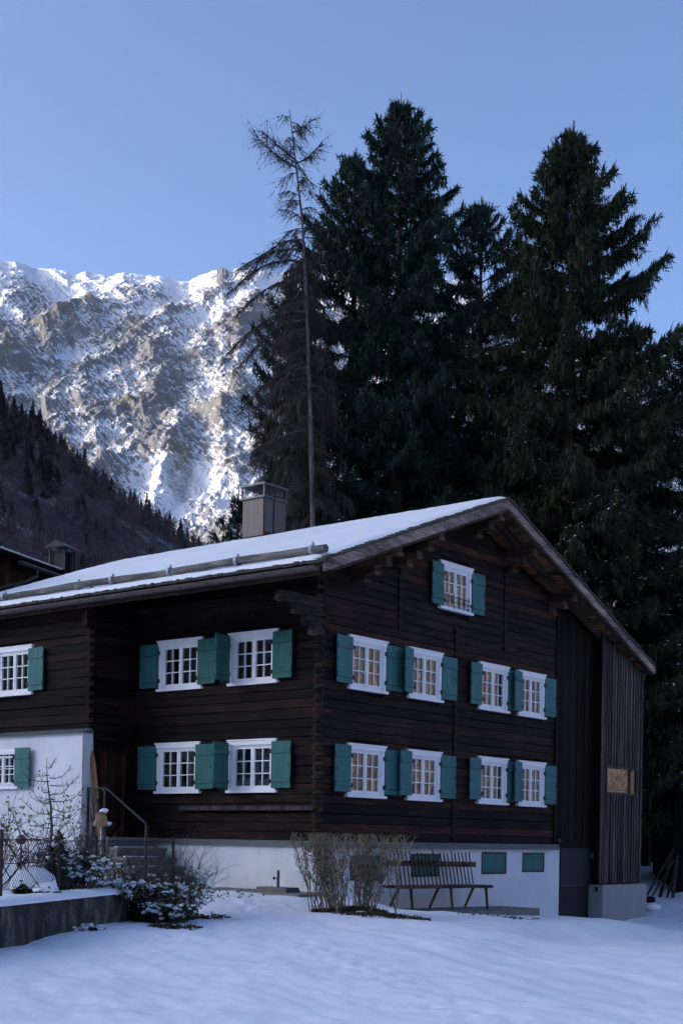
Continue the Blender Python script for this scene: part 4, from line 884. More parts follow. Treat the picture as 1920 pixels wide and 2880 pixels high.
# ================================================================ VEGETATION TOOLS
def unit(v): return v/(np.linalg.norm(v, axis=-1, keepdims=True)+1e-9)
def strips(P0, D, L, w0, w1, gen):
    """tapered flat strips starting at P0, direction D"""
    sd = unit(np.cross(D, gen.normal(0, 1, P0.shape))); L = np.asarray(L).reshape(-1, 1); w0 = np.asarray(w0).reshape(-1, 1)*np.ones((len(P0), 1)); w1 = np.asarray(w1).reshape(-1, 1)*np.ones((len(P0), 1))
    return np.stack([P0-sd*w0, P0+sd*w0, P0+D*L+sd*w1, P0+D*L-sd*w1], 1)
def limb_curve(L, up, droop, tip, t): return L*t, L*(up*t-droop*t**2+tip*t**3)
def spruce(name, label, base, H, rad, seed, nb=150, dens=260, z_start=.06, mats=('needle', 'cone', 'snow'), shape=None, snow=.004, cones=900, lean=(0, 0), cat='spruce', group=None, dtop=6.0):
    g = np.random.default_rng(seed); root = thing(name, label, cat, base, group)
    m_ = MB(); tr = MB(); base = np.array(base, float); lean = np.array([lean[0], lean[1], 0])
    top = base+np.array([0, 0, H])+lean
    tr.tube([base-np.array([0, 0, 1]), base+np.array([0, 0, H*.3])+lean*.3, base+np.array([0, 0, H*.7])+lean*.7, top], [H*.0125, H*.010, H*.005, .02], 9, 0, .5)
    d_ = H*(1-z_start)*(1-(np.arange(nb)+g.random(nb))/nb)**1.12; fs = 1-d_/H; fs = np.minimum(fs, 1-.5/H); ga = g.random()*6.28+np.arange(nb)*2.39996+g.normal(0, .35, nb)
    for f, a in zip(fs, ga):
        d = (1-f)*H; Lb = rad*min(1.0, (d/dtop)**.62)*np.clip(d/1.9, .12, 1)**.9*(1+.12*np.clip((d-dtop)/12, 0, 1))*g.uniform(.62, 1.12)
        if g.random() < .10: Lb *= 1.18
        Lb = max(min(Lb, .12+.50*d), .18); young = np.clip(1-(d-1)/9.0, 0, 1)
        up = .08+.72*young+g.normal(0, .10); dr = .55*(1-young)+g.uniform(0, .12); tip = .42*(1-young)+.18; up = min(up, .50*d/Lb-.03)
        o = np.array([math.cos(a), math.sin(a), 0]); side = np.array([-math.sin(a), math.cos(a), 0]); p0 = base+np.array([0, 0, f*H])+lean*f
        K = int(7+6*Lb); tk = np.linspace(.14, .97, K)+g.normal(0, .03, K); tk = np.clip(tk, .08, 1); sg = np.where(np.arange(K) % 2 == 0, 1, -1)*1.0
        ell = (.40*Lb*(1-tk)**.75+.20)*g.uniform(.45, 1.15, K); ang = g.uniform(.55, 1.15, K); rk, zk = limb_curve(Lb, up, dr, tip, tk)
        B0 = p0+o*rk[:, None]+UP*zk[:, None]; dk = unit(o*np.cos(ang)[:, None]+side*(np.sin(ang)*sg)[:, None]+UP*(g.uniform(-.30, .20, K)+.40*young)[:, None])
        n_ = int(dens*Lb**1.2)+16; wgt = (ell+.15)/np.sum(ell+.15); kk = g.choice(K, n_, p=wgt); u = g.uniform(0, 1, n_)**.85
        P = B0[kk]+dk[kk]*(ell[kk]*u)[:, None]-UP*((.28*(1-young)+.05)*ell[kk]*u**2)[:, None]+g.normal(0, .035, (n_, 3))
        main = g.random(n_) < .22; tm = g.uniform(.05, 1, n_)**.7; rm, zm = limb_curve(Lb, up, dr, tip, tm); P[main] = (p0+o*rm[:, None]+UP*zm[:, None]+g.normal(0, .04, (n_, 3)))[main]
        hang = g.random(n_) < (.50-.32*young); D = np.where(hang[:, None], unit(o*.10-UP+g.normal(0, .25, (n_, 3))), unit(dk[kk]*.6+o*.25+UP*(g.uniform(-.5, .5, n_)+.35*young)[:, None]+g.normal(0, .38, (n_, 3))))
        L = np.where(hang, g.uniform(.12, .36, n_), g.uniform(.07, .19, n_))
        tn = np.clip(.30+.25*g.random()+g.normal(0, .22, n_), 0, 1)
        m_.quads(strips(P, D, L, g.uniform(.014, .030, n_), .008, g), 0, tn)
        k = 14; tt = g.uniform(.80, 1.0, k); r2, z2_ = limb_curve(Lb, up, dr, tip, tt); P2 = p0+o*r2[:, None]+UP*z2_[:, None]+side*g.normal(0, .06, k)[:, None]
        m_.quads(strips(P2, unit(o*.35+UP*(.9+.3*young)+side*g.normal(0, .3, k)[:, None]+g.normal(0, .1, (k, 3))), g.uniform(.16, .36, k), .026, .008, g), 0, tn[:k])
        tb = np.linspace(0, .97, 6); r3, z3 = limb_curve(Lb, up, dr, tip, tb); tr.tube([p0+o*a_+UP*b_ for a_, b_ in zip(r3, z3)], [.012+.011*Lb, .01+.009*Lb, .01+.007*Lb, .01+.004*Lb, .012, .006], 4, 0, .3, cap=False)
        if snow and g.random() < .5:
            k = int(n_*snow*6)+g.integers(0, 2)
            if k > 0:
                i_ = g.integers(0, n_, k); Ps = P[i_]+UP*.015; m_.quads(strips(Ps, unit(o+g.normal(0, .5, (k, 3))*np.array([1, 1, .15])), g.uniform(.04, .12, k), .016, .010, g), 2, .5)
        if cones and f > .30 and g.random() < .8:
            k = max(1, int(cones/nb*2)); i_ = g.integers(0, n_, k); m_.quads(strips(P[i_], unit(-UP+g.normal(0, .12, (k, 3))), g.uniform(.10, .17, k), .020, .012, g), 1)
    k = 70; t = g.random(k)**.6; P = top-UP*(t*1.5)[:, None]; a = g.random(k)*6.28; D = unit(np.stack([np.cos(a), np.sin(a), .7+g.random(k)*1.2], 1)); m_.quads(strips(P, D, .08+.24*t, .024, .008, g), 0)
    m_.quads(strips(np.repeat((top-UP*.3)[None], 3, 0), unit(UP+g.normal(0, .05, (3, 3))), np.full(3, .62), .022, .01, g), 0)
    tr.build('trunk', ['bark'], root); m_.build('crown', list(mats), root)
    return root
def at_px(px, dep): return DL(dep, (px-960)/3853*dep)
def base_px(px, dep): p = at_px(px, dep); p[2] = gz(p[0], p[1])-.1; return p
def Hpx(px, y, dep, b): return 1.6+(2360+.01658*(px-960)-y)/3853*dep-b[2]
def tree_at(label, px, y, dep, rad, seed, toppx=None, **k):
    b = base_px(px, dep); toppx = toppx or px; l = at_px(toppx, dep)-at_px(px, dep)
    spruce('spruce', label, b, Hpx(toppx, y, dep, b), rad, seed, lean=(l[0], l[1]), **k)
tree_at('tallest dark spruce rising behind the middle of the roof ridge', 1105, 285, 49, 3.25, 11, 1093, nb=205, dens=400, dtop=6.5)
tree_at('broad dark spruce with upswept tips behind the right slope of the roof', 1585, 366, 45.5, 3.35, 23, 1578, z_start=.13, nb=215, dens=420, mats=('needle2', 'cone', 'snow'), snow=.006, dtop=4.6)
tree_at('slightly lower spruce just left of the tallest one', 970, 440, 52, 2.5, 35, nb=160, dens=360, dtop=3.5)
tree_at('dark spruce filling the gap between the two tallest spruces', 1325, 575, 54, 3.9, 47, nb=160, dens=320, cones=0, dtop=3.5)
tree_at('snow flecked spruce at the right edge of the group', 1930, 905, 47, 3.4, 58, z_start=.20, nb=130, dens=230, snow=.03, mats=('needle2', 'cone', 'snow'), dtop=4)
tree_at('narrow spruce half hidden behind the dead brown spruce', 790, 800, 53, 1.9, 63, nb=120, dens=220, cones=0, dtop=4)
tree_at('small green spruce just left of the chimney', 655, 1390, 50, 1.1, 71, nb=60, dens=200, cones=0, dtop=3)
tree_at('dark spruce behind the right shoulder of the broad spruce', 1735, 900, 54, 3.7, 83, z_start=.16, nb=110, dens=200, cones=0, snow=.015, dtop=4)
tree_at('far spruce low behind the tallest one', 1200, 1000, 60, 3.6, 95, nb=100, dens=170, cones=0, snow=0, dtop=4)
tree_at('low dark spruce behind the gap left of the broad spruce', 1440, 1000, 57, 3.6, 97, nb=100, dens=170, cones=0, snow=0, dtop=4)
# dead brown spruce: long hanging bare twigs
def dead_spruce():
    b = base_px(825, 47.5); H = Hpx(820, 715, 47.5, b); g = np.random.default_rng(5)
    root = thing('dead_spruce', 'dead brown spruce with curtains of hanging bare twigs behind the chimney', 'dead tree', b); m_ = MB(); tr = MB()
    tr.tube([b-UP, b+UP*H*.5, b+UP*H], [.22, .16, .03], 8, 0, .4)
    for f in np.linspace(.10, .99, 150):
        a = g.random()*6.28; Lb = (3.0*(1-f)**.5+.25)*g.uniform(.6, 1.1); o = np.array([math.cos(a), math.sin(a), 0]); side = np.array([-o[1], o[0], 0]); p0 = b+UP*f*H
        tb = np.linspace(0, 1, 6); r_, z_ = limb_curve(Lb, .12, .75, .2, tb); pts = [p0+o*x+UP*y for x, y in zip(r_, z_)]; tr.tube(pts, [.03, .024, .018, .014, .01, .004], 4, 0, .5, cap=False)
        n_ = int(200*Lb); t = g.uniform(.05, 1, n_); r_, z_ = limb_curve(Lb, .12, .75, .2, t); s_ = g.normal(0, .16*Lb*(1.05-t), n_)
        P = p0+o*r_[:, None]+side*s_[:, None]+UP*(z_-.25*np.abs(s_))[:, None]; D = unit(-UP+o*.15+g.normal(0, .28, (n_, 3)))
        m_.quads(strips(P, D, g.uniform(.2, .85, n_), .009, .004, g), 0, np.clip(g.normal(.45, .25, n_), 0, 1))
    tr.build('trunk', ['dead'], root); m_.build('crown', ['dead'], root)
dead_spruce()
def larch():
    b = base_px(876, 46); top_px, top_y = 800, 310; H = Hpx(top_px, top_y, 46, b); g = np.random.default_rng(9)
    root = thing('larch', 'tall thin bare larch with leaning grey trunk left of the spruces', 'larch', b); tr = MB(); m_ = MB()
    tl = at_px(top_px, 46)-at_px(876, 46)
    def tp(f): return b+UP*H*f+np.array([tl[0], tl[1], 0])*(f**1.0)+R*(.28*math.sin(f*3.1))+R*(-.25*max(0, f-.85)/.15)
    fs = np.linspace(0, 1, 22); tr.tube([tp(f) for f in fs], [.125*(1-f)**.75+.012 for f in fs], 9, 0, .7)
    L_ = []
    for i, f in enumerate(np.concatenate([np.linspace(.62, .99, 62), np.linspace(.12, .62, 24)])):
        left = g.random() < .62; a = (math.pi if left else 0)+g.normal(0, .75); o = math.cos(a)*R+math.sin(a)*F
        Lb = g.uniform(.45, 1.0)*(2.3*(1-f)**.6+.22); 
        if not left: Lb *= .7
        if f < .62: Lb *= .55
        L_.append((f, o, Lb, g.uniform(.15, .6) if f > .8 else g.uniform(-.1, .3), g.uniform(.3, .9)))
    nman = len(L_)
    L_ += [(.815, -R, 2.35, .25, .62), (.80, -.98*R-.2*F, 2.5, .2, .75), (.83, -.95*R+.3*F, 1.9, .2, .7), (.775, -R, 2.3, .22, .85), (.735, -R, 2.6, .12, .70), (.725, -.97*R+.2*F, 2.5, .05, .70), (.66, -R, 2.3, .1, .75), (.64, -.9*R, 2.0, .1, .6), (.925, -R, 1.35, .45, -.35), (.935, -.9*R-.4*F, 1.2, .5, -.1), (.93, R*.95, .9, .3, -.6), (.97, R, .6, .5, -.2), (.58, -R, 1.8, .0, .6)]
    for ib, (f, o, Lb, up, dr) in enumerate(L_):
        p0 = tp(f); side = np.cross(UP, o); tb = np.linspace(0, 1, 8); wob = np.cumsum(g.normal(0, .05, 8))*tb
        pts = [p0+o*Lb*x+UP*Lb*(up*x-dr*x*x*.9)+side*w*Lb*.5 for x, w in zip(tb, wob)]; r0 = (.008+.008*Lb)*(1.5 if ib >= nman else 1)
        tr.tube(pts, [r0*(1-x)**.8+.005 for x in tb], 5, 0, .4, cap=False)
        n_ = int((62 if ib >= nman else 30)*Lb)+4; t = g.uniform(.12, 1, n_); idx = t*7; i0 = np.minimum(idx.astype(int), 6); fr = (idx-i0)[:, None]; A = np.array(pts); P = A[i0]*(1-fr)+A[i0+1]*fr
        low = dr > 0; D = unit((-UP*g.uniform(.2, 1.1, n_)[:, None] if low else UP*g.uniform(-.5, .8, n_)[:, None])+o*.5+side*g.normal(0, .5, n_)[:, None])
        Lt = g.uniform(.2, .75, n_); m_.quads(strips(P, D, Lt, .009, .004, g), 0, np.full(n_, .3))
        # knobs and small cones
        k = int(n_*1.6); j = g.integers(0, n_, k); Q = P[j]+D[j]*(Lt[j]*g.random(k))[:, None]; m_.quads(strips(Q, unit(-UP+g.normal(0, .4, (k, 3))), np.full(k, .055), .016, .012, g), 0, np.full(k, .1))
        m_.quads(strips(Q, unit(-UP+g.normal(0, .5, (k, 3))), g.uniform(.12, .35, k), .005, .003, g), 0, np.full(k, .3))
    tr.build('trunk', ['larchbark'], root); m_.build('crown', ['twig'], root)
larch()
# recursive bare shrub
def shrubmesh(m_, base, n, H, spread, g, rad=.012, lv=3, mi=0, tone=None, leafP=None, up=.9):
    def br(p, d, L, r, lv_):
        k = 4; pts = [p]; dd = d.copy()
        for i in range(k): dd = unit(dd+g.normal(0, .10, 3)+UP*.03); pts.append(pts[-1]+dd*L/k)
        m_.tube(pts, [r*(1-.55*i/k) for i in range(k+1)], 3 if lv_ < 3 else 5, mi, tone if tone is not None else float(g.random()), cap=False)
        if leafP is not None and lv_ <= 1: leafP.extend(pts[1:])
        if lv_ > 0:
            for i in range(g.integers(2, 5)):
                q = pts[g.integers(1, k+1)]; nd = unit(dd+g.normal(0, .48, 3)*np.array([1, 1, .7])+UP*.15); br(q, nd, L*g.uniform(.4, .7), r*.55, lv_-1)
    for i in range(n):
        a = g.random()*6.28; s = g.random()**.6*spread; o = np.array([math.cos(a), math.sin(a), 0]); br(np.array(base)+o*s*.25, unit(o*s+UP*up+g.normal(0, .05, 3)), H*g.uniform(.5, .8), rad, lv)
def leaves(m_, P, g, size=.035, mi=0, n_per=1, spread=.04):
    P = np.repeat(np.array(P), n_per, 0)+g.normal(0, spread, (len(P)*n_per, 3)); D = unit(g.normal(0, 1, P.shape)); m_.quads(strips(P, D, g.uniform(size*.8, size*1.6, len(P)), size*.5, size*.25, g), mi)
# clipped hedge by the bench
g = np.random.default_rng(77); hb = np.array([-1.3, -2.0, .10])
root = thing('hedge_bush', 'clipped half bare bush of pale stems in front of the house corner', 'bush', hb); m_ = MB(); lf = MB(); LP = []
for i in range(23):
    bx = -2.4+g.random()*2.15; by = -2.0+g.normal(0, .16); gg = gz(bx, by)
    for k in range(g.integers(3, 6)):
        fan = (bx+1.32)/1.1*.55; top = np.array([bx+fan+g.normal(0, .26), by+g.normal(0, .28), 1.58+g.uniform(-.14, .10)])
        p0 = np.array([bx+g.normal(0, .05), by+g.normal(0, .05), gg-.03]); n_ = 7; pts = [p0+(top-p0)*t+np.array([math.sin(t*3.1)*g.normal(0, .05), math.sin(t*3)*g.normal(0, .05), 0]) for t in np.linspace(0, 1, n_)]
        tone = float(g.random()); m_.tube(pts, [.013-.0012*j for j in range(n_)], 4, 0, tone, cap=False)
        for s_ in range(9):
            t = g.uniform(.22, .98)**.8; q = pts[min(int(t*6), 5)]; q2 = pts[min(int(t*6)+1, 6)]; q = q+(q2-q)*g.random(); d = unit(np.array([g.normal(0, .5), g.normal(0, .5), .9])); L = g.uniform(.12, .4)
            if q[2]+d[2]*L > 1.70: L = max(.05, (1.70-q[2])/d[2])
            e = q+d*L; m_.tube([q, (q+e)/2+g.normal(0, .012, 3), e], [.006, .0045, .003], 3, 0, tone, cap=False)
            for w in range(3):
                q3 = q+(e-q)*g.random(); e3 = q3+unit(d+g.normal(0, .5, 3))*g.uniform(.05, .16); e3[2] = min(e3[2], 1.73); m_.tube([q3, e3], [.0035, .002], 3, 0, tone, cap=False)
            if g.random() < .62: LP += [q+(e-q)*g.random() for _ in range(2)]
LP = np.array(LP); LP = LP[LP[:, 2] < 1.5]; leaves(lf, LP, g, .030, 0, 1, .03)
m_.build('stems', ['hedgetwig'], root); lf.build('leaves', ['leaf'], root)
# dark leaf heap under the hedge and patches of litter
g = np.random.default_rng(78)
def litter(name, label, cx, cy, rx_, ry_, n_, mats=('deadleaf', 'leaf'), rot=0):
    m_ = MB(); a = g.random(n_)*6.28; r_ = g.random(n_)**.6; x = cx+rx_*r_*np.cos(a)*math.cos(rot)-ry_*r_*np.sin(a)*math.sin(rot); y = cy+rx_*r_*np.cos(a)*math.sin(rot)+ry_*r_*np.sin(a)*math.cos(rot)
    z = hgt(x, y)+.012+g.random(n_)*.035; P = np.stack([x, y, z], 1); D = unit(g.normal(0, 1, (n_, 3))*np.array([1, 1, .45])); Q = strips(P, D, g.uniform(.03, .08, n_), .018, .008, g); k = g.random(n_) < .6
    m_.quads(Q[k], 0); m_.quads(Q[~k], 1); o = m_.build(name, list(mats), base=(cx, cy, float(z.mean()))); tag(o, label, 'leaf litter', kind='stuff'); return o
litter('leaf_litter', 'dark heap of leaves under the clipped bush', -1.3, -2.0, 1.15, .30, 3600)
litter('leaf_litter', 'bare patch of leaves and grass in the snow in front of the bush', *DL(26.6, .8)[:2], 1.0, .45, 800, rot=-.9)
litter('leaf_litter', 'brown leaf patch on the snow right of the ivy mound', *DL(25.6, -2.5)[:2], .45, .28, 190, rot=-.9)
litter('leaf_litter', 'brown leaf patch nearest the road below the ivy mound', *DL(22.9, -2.75)[:2], .45, .22, 260, rot=-.9)
litter('leaf_litter', 'few scattered leaf specks on the trodden snow before the path', -3.2, 1.2, 2.6, 1.3, 260)
litter('leaf_litter', 'thin scatter of twigs and leaves in front of the platform', 2.5, -3.2, 1.6, .5, 70)
# ================================================================ GARDEN WALL, FENCE AND GARDEN
def WP(s, off, z):                              # along the garden wall from its near end, off = towards the garden
    p = WA+WD*s+WN*off; return DL(p[0], p[1], z)
gwl = thing('garden_wall', 'old stained concrete retaining wall with a snow cap at left', 'wall', WP(2, 0, 0))
Lw = 5.5; mb = MB(); mb.hexa([WP(-6, 0, -.5), WP(Lw, 0, -.5), WP(Lw, .3, -.5), WP(-6, .3, -.5), WP(-6, .04, .58), WP(Lw, .04, .60), WP(Lw, .3, .60), WP(-6, .3, .58)], 0, .5)
mb.build('concrete_face', ['oldwall'], gwl)
ss = np.linspace(-6, Lw+.15, 150); uu = np.linspace(0, 1, 9); Pg = []
for s in ss:
    row = []
    for u in uu:
        e = .035*float(fbm(np.array([s*4.]), np.array([1.5]), 3, 11)[0]); ang = u*math.pi*.9
        off = -.06+e*.7+.50*(1-math.cos(ang))/2; z = .585+ (.105+e*.5)*min(1, math.sin(min(ang, math.pi/2))+.02)+(-.02 if u > .9 else 0)
        row.append(WP(s, off, z))
    Pg.append(row)
cap = grid_object('snow_cap', np.array(Pg)-np.array(gwl.location), M['snow']); cap.parent = gwl
fence = thing('wire_fence', 'rusty chain link fence above the garden wall', 'fence', WP(2, .45, .7))
FP = [(15.5, -5.75), (19.9, -4.93), (22.0, -4.53), (24.2, -4.32), (25.3, -3.1)]
for i, (d, l) in enumerate(FP):
    m2 = MB(); t_ = 1.58 if i != 1 else 1.66; m2.beam(DL(d, l, .45), DL(d+(.0), l, t_), .035, .035, 0); m2.build('post', ['rust'], fence)
mb = MB()
for (d0, l0), (d1, l1) in zip(FP[:-1], FP[1:]):
    A = DL(d0, l0, .76); B_ = DL(d1, l1, .76); L = np.linalg.norm(B_-A); e = (B_-A)/L; Hh = .74; st = .085
    for k in range(int(-Hh/st)-1, int(L/st)+1):
        for sg in (1, -1):
            x0 = k*st; x1 = x0+Hh; a0, a1 = max(0, x0), min(L, x1)
            if a1 <= a0: continue
            z0, z1 = (a0-x0), (a1-x0)
            if sg < 0: z0, z1 = Hh-z0, Hh-z1
            mb.tube([A+e*a0+UP*z0, A+e*a1+UP*z1], .0026, 3, 0, .5, cap=False)
    mb.tube([A+UP*Hh, B_+UP*Hh], .005, 4, 0); mb.tube([A+UP*.02, B_+UP*.02], .004, 4, 0)
mb.build('wire_mesh', ['iron'], fence)
mb = MB(); A = DL(19.95, -4.9, .8); B_ = DL(21.2, -4.66, .8)
mb.beam(A+UP*.72, B_+UP*.72, .015, .015); mb.beam(A+UP*.36, B_+UP*.36, .01, .01); mb.beam(A, B_+UP*.72, .010, .010); mb.beam(A+UP*.7, B_, .010, .010); mb.build('brace', ['rust'], fence)
def gp(dep, lat): p = DL(dep, lat); p[2] = gz(p[0], p[1]); return p
# garden shrubs
g = np.random.default_rng(101)
def garden_shrub(label, dep, lat, n, H, sp, leafm=None, lp=1, lsize=.035, twig='twig', keep=1.0, rad=.014):
    b = gp(dep, lat); root = thing('shrub', label, 'shrub', b); m_ = MB(); P = []; shrubmesh(m_, b, n, H, sp, g, rad, 3, leafP=P); m_.build('branches', [twig], root)
    if leafm: P = np.array(P); P = P[g.random(len(P)) < keep]; lf = MB(); leaves(lf, P, g, lsize, 0, lp, .03); lf.build('leaves', [leafm], root)
garden_shrub('tall loose rose bush with yellow green leaves at the far left', 22.0, -5.05, 6, 1.35, .55, 'leafy', 1, .04, keep=.30)
garden_shrub('bare twiggy shrub left of the purple glass ball', 21.5, -5.6, 6, 1.2, .5, 'leaf', 1, .035, keep=.15)
garden_shrub('bare brown shrub in front of the landing under the bird feeder', 24.8, -4.55, 7, .95, .6, 'deadleaf', 1, .03, keep=.12)
garden_shrub('thin bare shrub behind the fence beside the wing corner', 26, -4.9, 6, 1.15, .6, 'leaf', 1, .03, keep=.10)
garden_shrub('reddish bare rose canes at the end of the fence before the steps', 25.2, -3.35, 14, 1.3, .55, None, rad=.013)
garden_shrub('upright thin twigs beside the steps against the white base', 26.0, -2.85, 14, 1.15, .5, None, rad=.010)
garden_shrub('low snowy twigs along the garden edge near the fence end', 23.6, -4.45, 10, .45, .9, 'leaf', 1, .03, keep=.3)
garden_shrub('dense bare thicket of twigs behind the middle of the fence', 24.0, -4.75, 12, 1.0, .8, 'leaf', 1, .03, keep=.10)
garden_shrub('brown bare canes left of the fence end', 24.4, -4.0, 12, .95, .7, 'deadleaf', 1, .03, keep=.12)
garden_shrub('twiggy bush at the far left edge under the barred window', 23.5, -6.0, 10, 1.25, .7, 'leafy', 1, .035, keep=.12)
garden_shrub('tangle of brown stems rising out of the ivy mound', 24.7, -3.35, 16, .85, .8, 'deadleaf', 1, .03, keep=.15, rad=.011)
garden_shrub('short dry stalks on the slope of the ivy mound', 24.2, -2.95, 12, .5, .8, 'deadleaf', 1, .03, keep=.2, rad=.008)
def snowy_mound(name, label, ctr, r, n_leaf, n_snow, seed, cat='shrub', leafm='leaf', sz=.05, low=False):
    g = np.random.default_rng(seed); ctr = np.array(ctr); root = thing(name, label, cat, ctr); lf = MB(); d = unit(g.normal(0, 1, (n_leaf, 3))); d[:, 2] = np.abs(d[:, 2])*1.0-.1
    rr_ = g.uniform(.25, 1, (n_leaf, 1))**.4*(1+.18*np.sin(d[:, :1]*5+1)*np.cos(d[:, 1:2]*6)); P = ctr+d*rr_*np.array(r); k = P[:, 2] > ctr[2]-.05; P = P[k]
    lf.quads(strips(P, unit(g.normal(0, 1, P.shape)-UP*.4), g.uniform(sz*.8, sz*1.7, len(P)), sz*.5, sz*.25, g), 0); lf.build('leaves', [leafm], root)
    sn_ = MB()
    for i in range(n_snow):
        v = unit(g.normal(0, 1, 3)); v[2] = abs(v[2])*.8+.15; v = unit(v); rr2 = g.uniform(.75, 1.04); p = ctr+v*rr2*np.array(r); s_ = g.uniform(.5, 1.3)
        tn_ = np.cross(v, g.normal(0, 1, 3)); tn_ /= np.linalg.norm(tn_)+1e-9
        for q_ in range(g.integers(1, 5)): sn_.blob(p+UP*.01+tn_*.035*q_*s_+g.normal(0, .012, 3), (.030*s_*g.uniform(.6, 1.5), .030*s_*g.uniform(.6, 1.5), .017*s_*g.uniform(.7, 1.4)), 0, n1=4, n2=6, jit=.3)
    sn_.build('snow', ['snow'], root, smooth=True)['kind'] = 'stuff'
def cushion(name, label, ctr, r, seed):
    g = np.random.default_rng(seed); ctr = np.array(ctr, float); root = thing(name, label, 'shrub', ctr); lf = MB(); n_ = 2600
    d = unit(g.normal(0, 1, (n_, 3))); d[:, 2] = d[:, 2]*.8; P = ctr+d*np.array(r)*g.uniform(.6, 1.02, (n_, 1)); P = P[P[:, 2] > ctr[2]-r[2]*.4]; lf.quads(strips(P, unit(g.normal(0, 1, P.shape)-UP*.3), g.uniform(.03, .07, len(P)), .022, .01, g), 0); lf.build('leaves', ['leaf'], root)
    m_ = MB(); n1, n2 = 18, 36; th, ph = np.meshgrid(np.linspace(0, 2*np.pi, n2+1), np.linspace(0, 1.0, n1), indexing='ij'); a = ph*np.pi*.56*(1+.22*fbm(np.cos(th)*1.6+3, np.sin(th)*1.6, 3, seed)*2)
    k = 1.02+.16*fbm(np.cos(th)*np.sin(a)*3+seed, np.sin(th)*np.sin(a)*3+np.cos(a)*2, 4, seed+1)
    V = np.stack([ctr[0]+r[0]*k*np.sin(a)*np.cos(th), ctr[1]+r[1]*k*np.sin(a)*np.sin(th), ctr[2]+r[2]*k*np.cos(a)+.03], -1)
    o = grid_object('snow', V-ctr, M['snow']); o.parent = root
def twig_bush(label, dep, lat, n, H, sp, seed, snow=140, leaf_=600, mat='twig', cat='shrub'):
    """bare tangled shrub with lumps of snow caught on the twigs"""
    g = np.random.default_rng(seed); b = gp(dep, lat); root = thing('shrub', label, cat, b); m_ = MB(); P = []; shrubmesh(m_, b, n, H, sp, g, .013, 3, leafP=P, up=.8); m_.build('branches', [mat], root); P = np.array(P)
    lf = MB(); Q = P[g.integers(0, len(P), leaf_)]; Q = Q[Q[:, 2] < b[2]+H*.75]; leaves(lf, Q, g, .032, 0, 1, .05); lf.build('leaves', ['leaf'], root)
    sn_ = MB(); Q = P[g.integers(0, len(P), snow)]; Q = Q[Q[:, 2] < b[2]+H*.8]
    for q in Q:
        s_ = g.uniform(.5, 1.5)*(1.3-.8*min(1, (q[2]-b[2])/H)); sn_.blob(q+UP*.012, (.044*s_*g.uniform(.6, 1.6), .044*s_*g.uniform(.6, 1.6), .024*s_), 0, n1=4, n2=6, jit=.3)
    sn_.build('snow', ['snow'], root, smooth=True)['kind'] = 'stuff'
cushion('snowy_bush', 'rounded evergreen bush buried under a thick snow cushion behind the fence', gp(21.9, -4.90)+UP*.08, (.36, .36, .30), 11)
cushion('snowy_bush', 'small flat snow cushion on a low bush at the foot of the snowy bush', gp(21.5, -4.62)+UP*.02, (.20, .2, .13), 18)
twig_bush('tangled twiggy bush full of snow behind the middle of the fence', 23.2, -4.42, 16, .75, .75, 41, 260, 1500)
twig_bush('low tangled bush with snow lumps behind the fence end', 24.0, -4.0, 14, .55, .8, 42, 260, 900)
twig_bush('dark leafy undergrowth under the fruit tree', 23.8, -5.0, 14, .8, .7, 43, 160, 1500)
twig_bush('snow dusted twigs in front of the entrance steps', 25.0, -3.9, 12, .6, .8, 44, 180, 500)
twig_bush('snowy ivy tangle with brown stems at the end of the garden wall', 24.7, -3.25, 34, .85, .8, 45, 430, 3200, cat='ivy')
twig_bush('snow dappled ivy on the slope right of the wall end', 24.1, -2.95, 26, .42, 1.0, 46, 300, 1800, cat='ivy')
twig_bush('reddish upright canes with snow beside the thin fence post', 25.4, -3.0, 16, 1.1, .6, 47, 70, 120)
c = DL(24.5, -3.40, .10); snowy_mound('ivy_mound', 'dark ivy core hanging at the foot of the far end of the wall', c, (.34, .42, .50), 5200, 60, 14, 'ivy')
c = DL(25.0, -3.05, .12); snowy_mound('ivy_mound', 'rounded evergreen ivy heap before the entrance steps', c, (.42, .40, .52), 4200, 110, 12, 'ivy')
c = gp(22.8, -4.70); snowy_mound('evergreen_shrub', 'upright dark evergreen shrub behind the fence post', c, (.17, .20, .95), 3600, 30, 17)
c = DL(21.9, -3.98, .0); snowy_mound('snowy_plant', 'small snowy tuft at the foot of the garden wall', c, (.26, .26, .15), 300, 50, 31, 'plant')
# small bare fruit tree against the wing
b = gp(27, -5.78); root = thing('fruit_tree', 'small bare fruit tree with crooked side branches before the white wing wall', 'fruit tree', b); m_ = MB(); g = np.random.default_rng(15)
tp_ = [b, b+UP*.5+R*.03, b+UP*1.0+R*.08, b+UP*1.5+R*.05, b+UP*2.0-R*.03, b+UP*2.45-R*.05]; m_.tube(tp_, [.036, .032, .027, .02, .012, .004], 7, 0, .3)
for i in range(24):
    f = .16+.78*(i/24)+g.normal(0, .01); p = b+UP*2.45*f+R*(.07*math.sin(f*3.1)-.03*f); sg = 1 if i % 2 else -1; L = (.78 if f < .85 else .38)*g.uniform(.55, 1.05); d = unit(R*sg+F*g.normal(0, .5)+UP*g.uniform(-.25, .15)); pts = [p]
    for k in range(5): d = unit(d+g.normal(0, .22, 3)+UP*(.12*k)); pts.append(pts[-1]+d*L/5)
    m_.tube(pts, [.011, .009, .007, .006, .004, .0025], 4, 0, .3, cap=False)
    for q in pts[1:]:
        for w in range(3): e = unit(d+g.normal(0, .7, 3)+UP*.2); m_.tube([q, q+e*g.uniform(.04, .18)], [.005, .002], 3, 0, .3, cap=False)
m_.build('branches', ['twig'], root)
